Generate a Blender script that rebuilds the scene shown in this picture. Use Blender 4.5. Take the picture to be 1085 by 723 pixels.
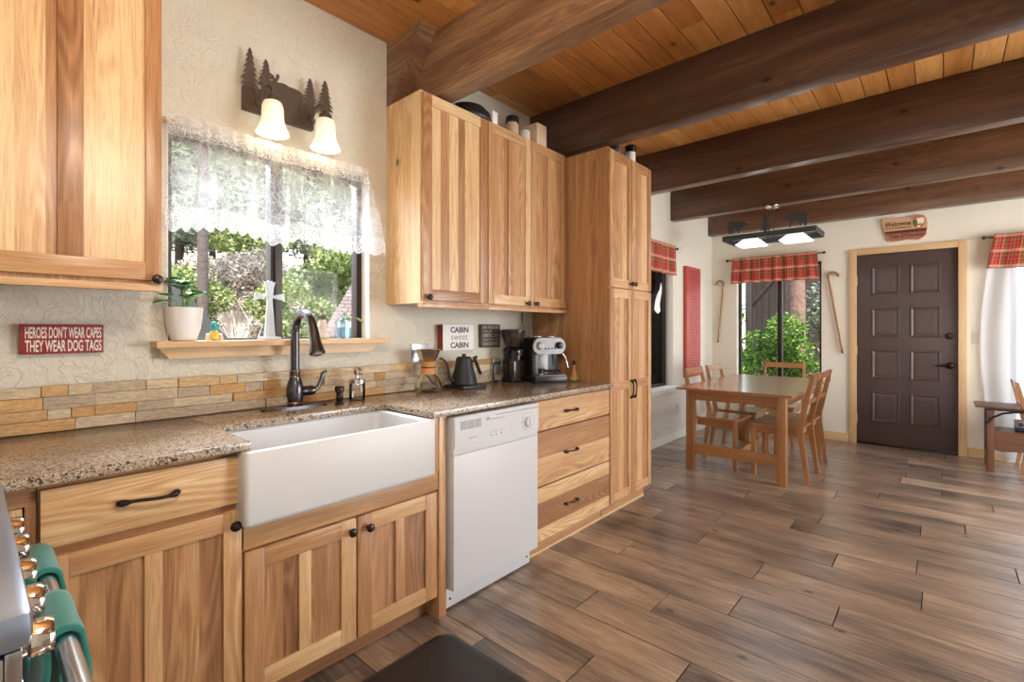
import bpy, bmesh, math, random
from mathutils import Vector, Matrix
R = random.Random(7)
PI = math.pi
scene = bpy.context.scene
C = scene.collection
for o in list(bpy.data.objects):
    bpy.data.objects.remove(o)

# ------------------------------------------------------------------ camera
CX, CH = 2.31, 1.265
YAW = math.atan2(998 - 542.5, 513)
cam_data = bpy.data.cameras.new('camera')
cam_data.sensor_width = 36
cam_data.lens = 513 / 1085 * 36
cam_data.shift_y = -11.5 / 1085
cam_data.clip_start = 0.02
cam = bpy.data.objects.new('camera', cam_data)
C.objects.link(cam)
cam.location = (CX, 0, CH)
cam.rotation_euler = (PI / 2, 0, YAW)
scene.camera = cam

# ------------------------------------------------------------------ exposure, sky, sun, fill lamps
scene.view_settings.view_transform = 'Standard'
scene.view_settings.look = 'None'
scene.view_settings.gamma = 1
scene.view_settings.use_curve_mapping = False
scene.view_settings.exposure = 0.08

SKY = 4.2
world = bpy.data.worlds.new('world')
scene.world = world
world.use_nodes = True
wn, wl = world.node_tree.nodes, world.node_tree.links
wn.clear()
wtc = wn.new('ShaderNodeTexCoord')
wsep = wn.new('ShaderNodeSeparateXYZ')
wramp = wn.new('ShaderNodeValToRGB')
wbg = wn.new('ShaderNodeBackground')
wout = wn.new('ShaderNodeOutputWorld')
wl.new(wtc.outputs['Generated'], wsep.inputs[0])
wl.new(wsep.outputs['Z'], wramp.inputs[0])
wramp.color_ramp.elements[0].color = (0.95, 0.97, 1.0, 1)
wramp.color_ramp.elements[1].color = (0.55, 0.74, 1.0, 1)
wramp.color_ramp.elements[1].position = 0.8
wl.new(wramp.outputs[0], wbg.inputs['Color'])
wbg.inputs['Strength'].default_value = SKY
wl.new(wbg.outputs[0], wout.inputs[0])

def lamp(name, kind, loc, rot, energy, color=(1, 1, 1), size=None, size_y=None):
    d = bpy.data.lights.new(name, kind)
    d.energy = energy
    d.color = color
    if kind == 'AREA':
        d.shape = 'RECTANGLE'; d.size = size; d.size_y = size_y or size
    elif kind == 'SUN':
        d.angle = math.radians(1.5)
    elif size:
        d.shadow_soft_size = size
    o = bpy.data.objects.new(name, d)
    C.objects.link(o)
    o.location = loc; o.rotation_euler = rot
    return o

sun_dir = Vector((-0.62, 0.30, -0.85))
lamp('sun', 'SUN', (4, -4, 9), sun_dir.to_track_quat('-Z', 'Y').to_euler(), 19.0, (1, 0.95, 0.86))
# added area lamps standing in for daylight at unseen right and front windows
lamp('fill_right_far', 'AREA', (5.56, 4.7, 1.25), (0, PI / 2, 0), 170, (0.93, 0.965, 1.0), 2.1, 2.4)
lamp('fill_front', 'AREA', (4.0, -0.62, 1.55), (PI / 2, 0, 0), 14, (0.97, 0.98, 1.0), 1.6, 1.2)

# assumed warm lamp, unseen and bodiless, added above camera to brighten beam and ceiling
lamp('assumed_warm_lamp', 'POINT', (1.85, 0.45, 2.10), (0, 0, 0), 46, (1.0, 0.90, 0.76), 0.12)
# unseen area lamp added outside to brighten the counter like open sky
kd = Vector((0.45, 0.85, 0.9)) - Vector((-1.35, 1.0, 3.1))
lamp('fill_kitchen', 'AREA', (-1.35, 1.0, 3.1), kd.to_track_quat('-Z', 'Y').to_euler(), 260, (0.86, 0.93, 1.0), 1.6, 1.0)

# ------------------------------------------------------------------ measuring helpers
SA, CA = math.sin(YAW), math.cos(YAW)
def _d(u, v):
    a = (u - 542.5) / 513; b = (350 - v) / 513
    return (-SA + a * CA, CA + a * SA, b)
def onX(u, v, x):
    D = _d(u, v); t = (x - CX) / D[0]; return Vector((x, D[1] * t, CH + D[2] * t))
def onY(u, v, y):
    D = _d(u, v); t = y / D[1]; return Vector((CX + D[0] * t, y, CH + D[2] * t))
def onZ(u, v, z):
    D = _d(u, v); t = (z - CH) / D[2]; return Vector((CX + D[0] * t, D[1] * t, z))

# ------------------------------------------------------------------ materials
class N:
    def __init__(s, name):
        s.m = bpy.data.materials.new(name); s.m.use_nodes = True
        s.t = s.m.node_tree; s.t.nodes.clear()
        s.out = s.n('ShaderNodeOutputMaterial')
    def n(s, typ, **kw):
        x = s.t.nodes.new(typ)
        for k, v in kw.items(): setattr(x, k, v)
        return x
    def l(s, a, b): s.t.links.new(a, b)
    def put(s, node, key, val):
        if isinstance(val, bpy.types.NodeSocket): s.l(val, node.inputs[key])
        elif val is not None: node.inputs[key].default_value = val
    def math(s, op, a, b=0.0, c=None, clamp=False):
        x = s.n('ShaderNodeMath', operation=op); x.use_clamp = clamp
        s.put(x, 0, a); s.put(x, 1, b)
        if c is not None: s.put(x, 2, c)
        return x.outputs[0]
    def mix(s, f, a, b, blend='MIX'):
        x = s.n('ShaderNodeMix', data_type='RGBA', blend_type=blend)
        s.put(x, 0, f); s.put(x, 6, a); s.put(x, 7, b)
        return x.outputs[2]
    def ramp(s, f, stops):
        x = s.n('ShaderNodeValToRGB'); e = x.color_ramp.elements
        while len(e) < len(stops): e.new(0.5)
        for i, (p, c) in enumerate(stops):
            e[i].position = p; e[i].color = (*c, 1) if len(c) == 3 else c
        s.put(x, 0, f); return x.outputs[0]
    def noise(s, vec, scale, detail=4, rough=0.55, dist=0.0, dim='3D'):
        x = s.n('ShaderNodeTexNoise', noise_dimensions=dim)
        s.put(x, 'Vector', vec); s.put(x, 'Scale', scale); s.put(x, 'Detail', detail)
        s.put(x, 'Roughness', rough); s.put(x, 'Distortion', dist)
        return x.outputs[0]
    def xyz(s, x, y, z):
        c = s.n('ShaderNodeCombineXYZ'); s.put(c, 0, x); s.put(c, 1, y); s.put(c, 2, z); return c.outputs[0]
    def sep(s, v):
        c = s.n('ShaderNodeSeparateXYZ'); s.put(c, 0, v); return c.outputs
    def bsdf(s, color, rough=0.5, metal=0.0, bump=None, bump_d=0.002, bump_s=1.0, **kw):
        p = s.n('ShaderNodeBsdfPrincipled')
        if isinstance(color, (tuple, list)): color = (*color[:3], 1)
        s.put(p, 'Base Color', color); s.put(p, 'Roughness', rough); s.put(p, 'Metallic', metal)
        for k, v in kw.items(): s.put(p, k.replace('_', ' '), v)
        if bump is not None:
            b = s.n('ShaderNodeBump'); s.put(b, 'Height', bump); s.put(b, 'Distance', bump_d); s.put(b, 'Strength', bump_s)
            s.l(b.outputs[0], p.inputs['Normal'])
        s.l(p.outputs[0], s.out.inputs[0])
        return p

def wood(name, stops, rough=0.38, grain=1.0, knots=0.0, tonevar=0.5, streak=0.35, knotcol=(0.09, 0.035, 0.015), ring=0.12, sat=1.0, bump=0.25, spec=0.5, su=1.1, sv=13.0, coat=0.0):
    """wood from the uv map (u along the grain, v across it, metres) and the tone of each board"""
    k = N(name)
    uv = k.n('ShaderNodeUVMap', uv_map='UVMap').outputs[0]
    at = k.n('ShaderNodeAttribute', attribute_name='tone')
    ts = k.sep(at.outputs['Vector']); tone, seed = ts[0], ts[1]
    s = k.sep(uv); u, v = s[0], s[1]
    off = k.math('MULTIPLY', seed, 37.0)
    wander = k.noise(k.xyz(k.math('MULTIPLY', u, 1.3), k.math('MULTIPLY', v, 3.0), off), 1.0, 2)
    v2 = k.math('ADD', v, k.math('MULTIPLY', k.math('SUBTRACT', wander, 0.5), 0.08))
    n1 = k.noise(k.xyz(k.math('MULTIPLY', u, su), k.math('MULTIPLY', v2, sv), off), 1.0, 3)
    n2 = k.noise(k.xyz(k.math('MULTIPLY', u, 7.0), k.math('MULTIPLY', v2, 240.0), off), 1.0, 3, 0.65)
    n3 = k.noise(k.xyz(k.math('MULTIPLY', u, 1.1), k.math('MULTIPLY', v2, 7.0), off), 1.0, 1)
    rg = k.math('SINE', k.math('MULTIPLY', n3, 95.0))
    val = k.math('MULTIPLY', tone, tonevar)
    val = k.math('ADD', val, k.math('MULTIPLY', k.math('SUBTRACT', n1, 0.5), streak * 2.2))
    val = k.math('ADD', val, k.math('MULTIPLY', k.math('SUBTRACT', n2, 0.5), 0.42 * grain))
    n4 = k.noise(k.xyz(k.math('MULTIPLY', u, 3.0), k.math('MULTIPLY', v2, 55.0), off), 1.0, 2)
    val = k.math('ADD', val, k.math('MULTIPLY', k.math('SUBTRACT', n4, 0.5), 0.34 * grain))
    fade = k.math('GREATER_THAN', k.noise(k.xyz(k.math('MULTIPLY', u, 0.5), k.math('MULTIPLY', v2, 6.0), off), 1.0, 0), 0.54)
    val = k.math('ADD', val, k.math('MULTIPLY', k.math('MULTIPLY', rg, fade), ring * 0.5))
    val = k.math('ADD', val, 0.5 - tonevar * 0.5, clamp=True)
    col = k.ramp(val, stops)
    pores = k.ramp(k.noise(k.xyz(k.math('MULTIPLY', u, 9.0), k.math('MULTIPLY', v, 330.0), off), 1.0, 1), [(0.30, (1, 1, 1)), (0.42, (0, 0, 0))])
    col = k.mix(k.math('MULTIPLY', pores, 0.30 * grain), col, (*[c * 0.9 for c in stops[0][1]], 1))
    if knots > 0:
        vo = k.n('ShaderNodeTexVoronoi', feature='F1', voronoi_dimensions='2D')
        k.put(vo, 'Vector', k.xyz(k.math('ADD', k.math('MULTIPLY', u, 0.62), off), v, 0.0)); k.put(vo, 'Scale', 3.3)
        d = vo.outputs['Distance']
        pick = k.math('LESS_THAN', k.sep(vo.outputs['Color'])[0], knots)
        core = k.math('MULTIPLY', k.ramp(d, [(0.0, (1, 1, 1)), (0.025, (0.9, 0.9, 0.9)), (0.055, (0.15, 0.15, 0.15)), (0.12, (0, 0, 0))]), pick)
        col = k.mix(core, col, (*knotcol, 1))
    hgt = k.math('ADD', n2, k.math('MULTIPLY', rg, 0.05))
    k.bsdf(col, rough, bump=hgt, bump_d=0.0006, bump_s=bump, Specular_IOR_Level=spec, Coat_Weight=coat, Coat_Roughness=0.22)
    return k.m

M = {}
M['hickory'] = wood('hickory', [(0.0, (0.20, 0.088, 0.038)), (0.25, (0.33, 0.155, 0.066)), (0.5, (0.48, 0.25, 0.112)), (0.75, (0.63, 0.385, 0.185)), (1.0, (0.78, 0.575, 0.32))],
                     rough=0.34, streak=0.27, tonevar=0.95, ring=0.22, knots=0.05, grain=1.15)
M['oak_trim'] = wood('oak_trim', [(0.0, (0.50, 0.29, 0.13)), (0.5, (0.66, 0.44, 0.23)), (1.0, (0.76, 0.55, 0.32))], rough=0.4, tonevar=0.4, streak=0.25)
M['pine'] = wood('pine', [(0.0, (0.26, 0.092, 0.024)), (0.4, (0.52, 0.22, 0.06)), (0.7, (0.70, 0.35, 0.11)), (1.0, (0.84, 0.50, 0.18))], rough=0.34, knots=0.55, tonevar=0.55, streak=0.28, ring=0.10)
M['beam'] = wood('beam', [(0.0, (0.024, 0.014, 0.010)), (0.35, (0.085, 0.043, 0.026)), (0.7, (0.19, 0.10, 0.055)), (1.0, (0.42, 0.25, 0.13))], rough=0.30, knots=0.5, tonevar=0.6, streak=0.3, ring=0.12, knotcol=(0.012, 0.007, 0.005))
M['table_wood'] = wood('table_wood', [(0.0, (0.21, 0.078, 0.025)), (0.5, (0.36, 0.155, 0.055)), (1.0, (0.50, 0.25, 0.095))], rough=0.3, coat=1.0, tonevar=0.4, streak=0.25)
M['old_wood'] = wood('old_wood', [(0.0, (0.085, 0.034, 0.016)), (0.5, (0.16, 0.068, 0.032)), (1.0, (0.25, 0.12, 0.06))], rough=0.4, tonevar=0.4)
M['pale_wood'] = wood('pale_wood', [(0.0, (0.52, 0.36, 0.22)), (1.0, (0.72, 0.55, 0.38))], rough=0.5, tonevar=0.3)
M['cabin_board'] = wood('cabin_board', [(0.0, (0.05, 0.035, 0.028)), (1.0, (0.17, 0.12, 0.09))], rough=0.8, tonevar=0.5)
M['floor_plank'] = wood('floor_plank', [(0.0, (0.075, 0.058, 0.050)), (0.25, (0.16, 0.125, 0.102)), (0.5, (0.275, 0.207, 0.155)), (0.75, (0.38, 0.28, 0.195)), (1.0, (0.52, 0.41, 0.30))],
                        rough=0.30, knots=0.25, tonevar=0.40, streak=0.78, ring=0.14, grain=2.0, knotcol=(0.06, 0.04, 0.03), bump=0.35, su=1.6, sv=6.0, coat=0.35)

def plain(name, col, rough=0.5, metal=0.0, var=0.0, scale=20, bump=0.0, bscale=60, **kw):
    k = N(name)
    tc = k.n('ShaderNodeTexCoord').outputs['Object']
    c = (*col, 1)
    if var:
        n = k.noise(tc, scale, 4)
        c = k.mix(n, (*[q * (1 - var) for q in col], 1), (*[min(1, q * (1 + var)) for q in col], 1))
    b = k.noise(tc, bscale, 3) if bump else None
    k.bsdf(c, rough, metal, bump=b, bump_d=bump or 0.001, **kw)
    return k.m

# textured hand trowelled plaster
def plaster(name, col, amount, scale):
    k = N(name)
    tc = k.n('ShaderNodeTexCoord').outputs['Object']
    a = k.noise(tc, scale, 4, 0.55, 1.2)
    r = k.math('ABSOLUTE', k.math('SUBTRACT', a, 0.5))
    ridge = k.ramp(r, [(0.0, (1, 1, 1)), (0.07, (0.25, 0.25, 0.25)), (0.25, (0, 0, 0))])
    h = k.math('ADD', k.math('MULTIPLY', ridge, 0.5), k.noise(tc, scale * 2.4, 3))
    c = k.mix(k.noise(tc, 2.5, 2), (*[q * 0.97 for q in col], 1), (*col, 1))
    k.bsdf(c, 0.75, bump=h, bump_d=amount, bump_s=0.8, Specular_IOR_Level=0.25)
    return k.m
M['wall_kitchen'] = plaster('wall_kitchen', (0.70, 0.665, 0.57), 0.006, 17)
M['wall_cream'] = plaster('wall_cream', (0.76, 0.72, 0.61), 0.0015, 14)
M['white'] = plain('white_paint', (0.82, 0.81, 0.78), 0.4)
M['porcelain'] = plain('porcelain', (0.64, 0.65, 0.66), 0.38)
M['appliance'] = plain('appliance_white', (0.60, 0.61, 0.62), 0.38)
M['appliance_grey'] = plain('appliance_grey', (0.25, 0.26, 0.27), 0.4)
M['appliance_print'] = plain('appliance_print', (0.30, 0.31, 0.33), 0.5)
M['steel'] = plain('steel', (0.62, 0.63, 0.65), 0.22, 1.0, var=0.05, scale=6)
M['brushed'] = plain('brushed_aluminium', (0.24, 0.235, 0.23), 0.42, 0.7)
M['cool_steel'] = plain('cool_steel', (0.40, 0.50, 0.66), 0.3, 0.9)  # blue reflection of the window put into the steel's base colour
M['chrome'] = plain('chrome', (0.80, 0.79, 0.77), 0.08, 1.0)
M['nickel'] = plain('nickel', (0.62, 0.60, 0.57), 0.25, 1.0)
M['bronze'] = plain('oil_rubbed_bronze', (0.045, 0.033, 0.028), 0.33, 0.85)
M['faucet'] = plain('faucet_bronze', (0.10, 0.105, 0.115), 0.24, 0.95, var=0.2, scale=25)
M['copper'] = plain('worn_copper', (0.45, 0.20, 0.10), 0.3, 1.0)
M['rust_metal'] = plain('brown_painted_metal', (0.115, 0.085, 0.065), 0.45, 0.4, var=0.25, scale=30)
M['charcoal_metal'] = plain('charcoal_metal', (0.05, 0.062, 0.066), 0.5, 0.3)
M['dark_frame'] = plain('dark_window_frame', (0.025, 0.018, 0.015), 0.4, 0.3)
M['black'] = plain('black_plastic', (0.012, 0.012, 0.013), 0.35)
M['black_matte'] = plain('black_matte', (0.016, 0.016, 0.018), 0.5)
M['black_gloss'] = plain('black_gloss', (0.01, 0.01, 0.012), 0.12)
M['rubber'] = plain('rubber_mat', (0.020, 0.019, 0.020), 0.42, bump=0.0006, bscale=300)
M['door_paint'] = plain('door_brown', (0.074, 0.047, 0.045), 0.38, var=0.06, scale=3)
M['brass'] = plain('brass', (0.65, 0.48, 0.22), 0.3, 1.0)
M['red_paint'] = plain('red_paint', (0.27, 0.018, 0.020), 0.5, var=0.15, scale=60)
M['sign_letters'] = plain('sign_letters', (0.80, 0.74, 0.66), 0.6)
M['sign_white'] = plain('sign_white', (0.82, 0.81, 0.78), 0.6)
M['sign_rust'] = plain('sign_rust', (0.24, 0.035, 0.015), 0.6)
M['plum'] = plain('plum_letters', (0.10, 0.03, 0.07), 0.6)
M['slate'] = plain('slate_letters', (0.22, 0.21, 0.23), 0.6)
M['sign_brown'] = plain('sign_brown', (0.065, 0.048, 0.036), 0.6, var=0.3, scale=50)
M['sign_tan'] = plain('sign_tan', (0.42, 0.37, 0.30), 0.6)
M['sign_oak'] = plain('sign_oak', (0.60, 0.36, 0.20), 0.5, var=0.12, scale=30)
M['sign_red_brown'] = plain('sign_red_brown', (0.32, 0.13, 0.075), 0.5, var=0.2, scale=40)
M['sign_dark'] = plain('sign_dark', (0.10, 0.022, 0.012), 0.5)
M['green_paint'] = plain('green_paint', (0.05, 0.17, 0.05), 0.5)
M['orange_paint'] = plain('orange_paint', (0.55, 0.15, 0.06), 0.5)
M['board_red'] = plain('board_red', (0.44, 0.07, 0.055), 0.45, var=0.1, scale=15)
M['board_print'] = plain('board_print', (0.17, 0.035, 0.05), 0.5)
M['cane'] = plain('cane_wood', (0.36, 0.18, 0.065), 0.35, var=0.35, scale=35)
M['towel'] = plain('teal_towel', (0.010, 0.20, 0.16), 0.95, var=0.35, scale=240, bump=0.002, bscale=380, Sheen_Weight=0.4)
M['leather'] = plain('tan_leather', (0.62, 0.30, 0.09), 0.5)
M['outlet'] = plain('outlet_plate', (0.66, 0.62, 0.54), 0.4)
M['outlet_grey'] = plain('outlet_plate_grey', (0.42, 0.44, 0.46), 0.3, 0.5)
M['pot'] = plain('pot_white', (0.82, 0.81, 0.79), 0.3)
M['soil'] = plain('soil', (0.05, 0.03, 0.02), 0.9)
M['leaf_dark'] = plain('leaf_dark', (0.05, 0.21, 0.035), 0.35, var=0.4, scale=20)
M['leaf_light'] = plain('leaf_light', (0.30, 0.45, 0.18), 0.4, var=0.3, scale=20)
M['leaf_air'] = plain('leaf_air', (0.10, 0.085, 0.06), 0.6)
M['teal_egg'] = plain('teal_egg', (0.02, 0.35, 0.38), 0.3)
M['yellow_egg'] = plain('yellow_egg', (0.75, 0.58, 0.10), 0.3)
M['figurine'] = plain('figurine', (0.70, 0.62, 0.55), 0.4)
M['vase_cream'] = plain('vase_cream', (0.72, 0.66, 0.60), 0.35)
M['seat_grey'] = M['table_wood']
M['roof_dark'] = plain('roof_dark', (0.013, 0.015, 0.015), 0.7, var=0.3, scale=6)
M['soil_ground'] = plain('ground', (0.40, 0.33, 0.26), 0.95, var=0.35, scale=3)
M['bark'] = plain('bark', (0.042, 0.031, 0.027), 0.9, var=0.5, scale=16, bump=0.02, bscale=14)
M['bark_red'] = plain('bark_red', (0.10, 0.055, 0.042), 0.9, var=0.5, scale=12, bump=0.02, bscale=14)
M['twig'] = plain('twig', (0.52, 0.43, 0.38), 0.9, var=0.25, scale=6)
M['fence'] = plain('fence_grey', (0.16, 0.16, 0.165), 0.8, var=0.3, scale=4)
M['mug'] = plain('mug', (0.5, 0.42, 0.34), 0.4)
M['mug_blue'] = plain('mug_blue', (0.03, 0.05, 0.12), 0.4)
M['coffee'] = plain('coffee', (0.10, 0.04, 0.02), 0.3)
M['beans'] = plain('smoked_plastic', (0.06, 0.042, 0.035), 0.12, Alpha=0.85)

def glass(name, tint=(1, 1, 1), rough=0.0, refl=0.10, ior=1.45):
    k = N(name)
    t = k.n('ShaderNodeBsdfTransparent'); k.put(t, 0, (*tint, 1))
    g = k.n('ShaderNodeBsdfGlossy'); k.put(g, 'Roughness', rough)
    fr = k.n('ShaderNodeFresnel'); k.put(fr, 0, ior)
    f = k.math('MULTIPLY', fr.outputs[0], 1.0 + refl, clamp=True)
    mx = k.n('ShaderNodeMixShader'); k.put(mx, 0, f)
    k.l(t.outputs[0], mx.inputs[1]); k.l(g.outputs[0], mx.inputs[2]); k.l(mx.outputs[0], k.out.inputs[0])
    return k.m
M['pane'] = glass('window_glass', refl=0.0, ior=1.15)
M['clear_glass'] = glass('clear_glass', (0.93, 0.95, 0.95), 0.02, 0.3)
M['blue_glass'] = glass('blue_glass', (0.72, 0.87, 0.95), 0.02, 0.3)
k = N('crystal'); k.bsdf((0.88, 0.95, 1.0), 0.12, Transmission_Weight=0.45, IOR=1.4); M['crystal'] = k.m
k = N('water'); k.bsdf((0.55, 0.80, 0.92), 0.05, Transmission_Weight=0.6, IOR=1.33); M['water'] = k.m

def emit(name, col, strength, trans=0.0):
    k = N(name)
    p = k.bsdf(col, 0.4)
    k.put(p, 'Emission Color', (*col, 1)); k.put(p, 'Emission Strength', strength)
    return k.m
def shade_glass(name, c0, c1, z0, z1, s0, s1):
    """frosted glass of a lit lamp: brighter round the bulb"""
    k = N(name)
    z = k.sep(k.n('ShaderNodeTexCoord').outputs['Object'])[2]
    f = k.n('ShaderNodeMapRange'); k.put(f, 'Value', z); k.put(f, 'From Min', z0); k.put(f, 'From Max', z1)
    p = k.bsdf((0.9, 0.85, 0.75), 0.35)
    k.put(p, 'Emission Color', k.mix(f.outputs[0], (*c0, 1), (*c1, 1)))
    st = k.n('ShaderNodeMapRange'); k.put(st, 'Value', f.outputs[0]); k.put(st, 'To Min', s0); k.put(st, 'To Max', s1)
    k.put(p, 'Emission Strength', st.outputs[0])
    return k.m
M['shade_warm'] = shade_glass('frosted_shade_warm', (1.0, 0.90, 0.68), (1.0, 0.80, 0.50), 0.0, 0.14, 0.75, 0.32)
M['shade_cool'] = emit('frosted_shade_cool', (0.95, 0.97, 1.0), 0.8)
M['bulb'] = emit('bulb', (1.0, 0.9, 0.7), 3)

# speckled quartz worktop
k = N('speckled_counter')
tc = k.n('ShaderNodeTexCoord').outputs['Object']
v1 = k.n('ShaderNodeTexVoronoi'); k.put(v1, 'Vector', tc); k.put(v1, 'Scale', 260.0)
v2 = k.n('ShaderNodeTexVoronoi'); k.put(v2, 'Vector', tc); k.put(v2, 'Scale', 130.0)
a = k.sep(v1.outputs['Color'])[0]; b = k.sep(v2.outputs['Color'])[1]
col = k.ramp(a, [(0.0, (0.07, 0.045, 0.03)), (0.15, (0.16, 0.105, 0.07)), (0.24, (0.31, 0.235, 0.165)), (0.6, (0.39, 0.31, 0.225)), (0.86, (0.47, 0.39, 0.30)), (1.0, (0.58, 0.52, 0.44))])
col = k.mix(k.math('LESS_THAN', b, 0.10), col, (0.085, 0.05, 0.035, 1))
k.bsdf(col, 0.2, Coat_Weight=0.25, Coat_Roughness=0.08)
M['counter'] = k.m

# split face stone, tone of each block from the mesh
k = N('ledger_stone')
tc = k.n('ShaderNodeTexCoord').outputs['Object']
at = k.n('ShaderNodeAttribute', attribute_name='tone'); ts = k.sep(at.outputs['Vector'])
base = k.ramp(ts[0], [(0.0, (0.42, 0.36, 0.28)), (0.3, (0.58, 0.50, 0.37)), (0.55, (0.70, 0.62, 0.47)), (0.75, (0.70, 0.48, 0.23)), (0.92, (0.60, 0.32, 0.10)), (1.0, (0.46, 0.22, 0.07))])
p3 = k.math('MULTIPLY', ts[1], 9.0)
sp = k.sep(tc)
pv = k.xyz(k.math('ADD', sp[0], p3), k.math('MULTIPLY', sp[1], 0.55), k.math('MULTIPLY', sp[2], 1.6))
n = k.noise(pv, 22, 6, 0.62, 0.8)
col = k.mix(k.ramp(n, [(0.35, (0, 0, 0)), (0.72, (1, 1, 1))]), base, k.mix(0.5, base, (0.36, 0.31, 0.25, 1)))
nf = k.noise(pv, 90, 4)
col = k.mix(0.35, col, k.ramp(nf, [(0.3, (0.25, 0.18, 0.12)), (0.7, (0.80, 0.72, 0.60))]), 'OVERLAY')
k.bsdf(col, 0.62, bump=k.math('ADD', n, k.math('MULTIPLY', nf, 0.3)), bump_d=0.014)
M['stone'] = k.m
M['grout'] = plain('grout', (0.05, 0.038, 0.03), 0.8)

# plaid valance fabric from the uv map
k = N('plaid')
uv = k.sep(k.n('ShaderNodeUVMap', uv_map='UVMap').outputs[0])
def bands(c, period, edges):
    f = k.math('FRACT', k.math('DIVIDE', c, period))
    tot = None
    for lo, hi in edges:
        q = k.math('MULTIPLY', k.math('GREATER_THAN', f, lo), k.math('LESS_THAN', f, hi))
        tot = q if tot is None else k.math('MAXIMUM', tot, q)
    return tot
P = 0.145
cream_u = bands(uv[0], P, [(0.05, 0.10), (0.20, 0.25), (0.62, 0.67)])
cream_v = bands(uv[1], P, [(0.02, 0.20)])
ol_u = bands(uv[0], P, [(0.64, 0.92)]); ol_v = bands(uv[1], P, [(0.36, 0.55)])
thin = k.math('MAXIMUM', bands(uv[0], P, [(0.30, 0.325), (0.42, 0.445)]), bands(uv[1], P, [(0.69, 0.71), (0.42, 0.44), (0.90, 0.92)]))
red, crm, olv = (0.50, 0.016, 0.018, 1), (0.78, 0.66, 0.43, 1), (0.20, 0.115, 0.03, 1)
col = k.mix(k.math('MULTIPLY', ol_u, 0.62), red, olv)
col = k.mix(k.math('MULTIPLY', ol_v, 0.6), col, olv)
col = k.mix(k.math('MULTIPLY', cream_v, 0.5), col, crm)
col = k.mix(k.math('MULTIPLY', cream_u, 0.34), col, crm)
col = k.mix(k.math('MULTIPLY', thin, 0.35), col, crm)
pb = k.bsdf(col, 0.9)
tr = k.n('ShaderNodeBsdfTranslucent'); k.l(col, tr.inputs[0])
mx = k.n('ShaderNodeMixShader'); k.put(mx, 0, 0.3); k.l(pb.outputs[0], mx.inputs[1]); k.l(tr.outputs[0], mx.inputs[2]); k.l(mx.outputs[0], k.out.inputs[0])
M['plaid'] = k.m

# white lace: holes decide what shows through
def cloth_sheer(name, density_fn, col=(0.86, 0.86, 0.86)):
    k = N(name)
    uv = k.n('ShaderNodeUVMap', uv_map='UVMap').outputs[0]
    f = density_fn(k, uv)
    d = k.n('ShaderNodeBsdfDiffuse'); k.put(d, 0, (*col, 1))
    t = k.n('ShaderNodeBsdfTranslucent'); k.put(t, 0, (*col, 1))
    m1 = k.n('ShaderNodeMixShader'); k.put(m1, 0, 0.45); k.l(d.outputs[0], m1.inputs[1]); k.l(t.outputs[0], m1.inputs[2])
    tp = k.n('ShaderNodeBsdfTransparent')
    m2 = k.n('ShaderNodeMixShader'); k.put(m2, 0, f); k.l(tp.outputs[0], m2.inputs[1]); k.l(m1.outputs[0], m2.inputs[2])
    k.l(m2.outputs[0], k.out.inputs[0])
    return k.m
def lace_fn(k, uv):
    s = k.sep(uv)        # u metres along, v metres down from the rod
    header = k.math('LESS_THAN', s[1], 0.030)
    bandm = k.math('MULTIPLY', k.math('GREATER_THAN', s[1], 0.030), k.math('LESS_THAN', s[1], 0.078))
    vo = k.n('ShaderNodeTexVoronoi', feature='DISTANCE_TO_EDGE'); k.put(vo, 'Vector', uv); k.put(vo, 'Scale', 120.0)
    net = k.math('LESS_THAN', vo.outputs['Distance'], 0.10)
    vo2 = k.n('ShaderNodeTexVoronoi', feature='DISTANCE_TO_EDGE'); k.put(vo2, 'Vector', uv); k.put(vo2, 'Scale', 34.0)
    vine = k.math('LESS_THAN', vo2.outputs['Distance'], 0.06)
    hem = k.math('GREATER_THAN', s[1], 0.345)
    body = k.math('ADD', k.math('MULTIPLY', k.noise(uv, 9, 3), 0.55), k.math('MULTIPLY', vine, 0.09))
    body = k.math('ADD', body, k.math('MULTIPLY', k.math('MULTIPLY', hem, net), 0.26))
    f = k.math('ADD', body, k.math('MULTIPLY', k.math('MULTIPLY', bandm, net), 0.5))
    f = k.math('MAXIMUM', f, k.math('MULTIPLY', header, 0.93))
    return f
M['lace'] = cloth_sheer('lace', lace_fn)
M['sheer'] = cloth_sheer('sheer_white', lambda k, uv: k.math('ADD', 0.72, 0.0), (0.84, 0.87, 0.93))

def leaf_mat(name, stops):
    k = N(name)
    at = k.n('ShaderNodeAttribute', attribute_name='tone')
    col = k.ramp(k.sep(at.outputs['Vector'])[0], stops)
    d = k.n('ShaderNodeBsdfDiffuse'); k.l(col, d.inputs[0])
    t = k.n('ShaderNodeBsdfTranslucent'); k.l(col, t.inputs[0])
    m = k.n('ShaderNodeMixShader'); k.put(m, 0, 0.4); k.l(d.outputs[0], m.inputs[1]); k.l(t.outputs[0], m.inputs[2]); k.l(m.outputs[0], k.out.inputs[0])
    return k.m
M['leaves_pine'] = leaf_mat('leaves_pine', [(0, (0.09, 0.12, 0.09)), (0.6, (0.20, 0.24, 0.17)), (1, (0.38, 0.41, 0.32))])
M['leaves_bright'] = leaf_mat('leaves_bright', [(0, (0.04, 0.07, 0.02)), (0.45, (0.13, 0.18, 0.055)), (0.75, (0.30, 0.33, 0.13)), (1, (0.62, 0.60, 0.40))])
M['leaves_pale'] = leaf_mat('leaves_pale', [(0, (0.14, 0.13, 0.09)), (0.5, (0.34, 0.29, 0.24)), (1, (0.60, 0.52, 0.47))])
M['leaves_fresh'] = leaf_mat('leaves_fresh', [(0, (0.02, 0.05, 0.015)), (0.5, (0.07, 0.15, 0.03)), (1, (0.28, 0.40, 0.09))])

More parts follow.
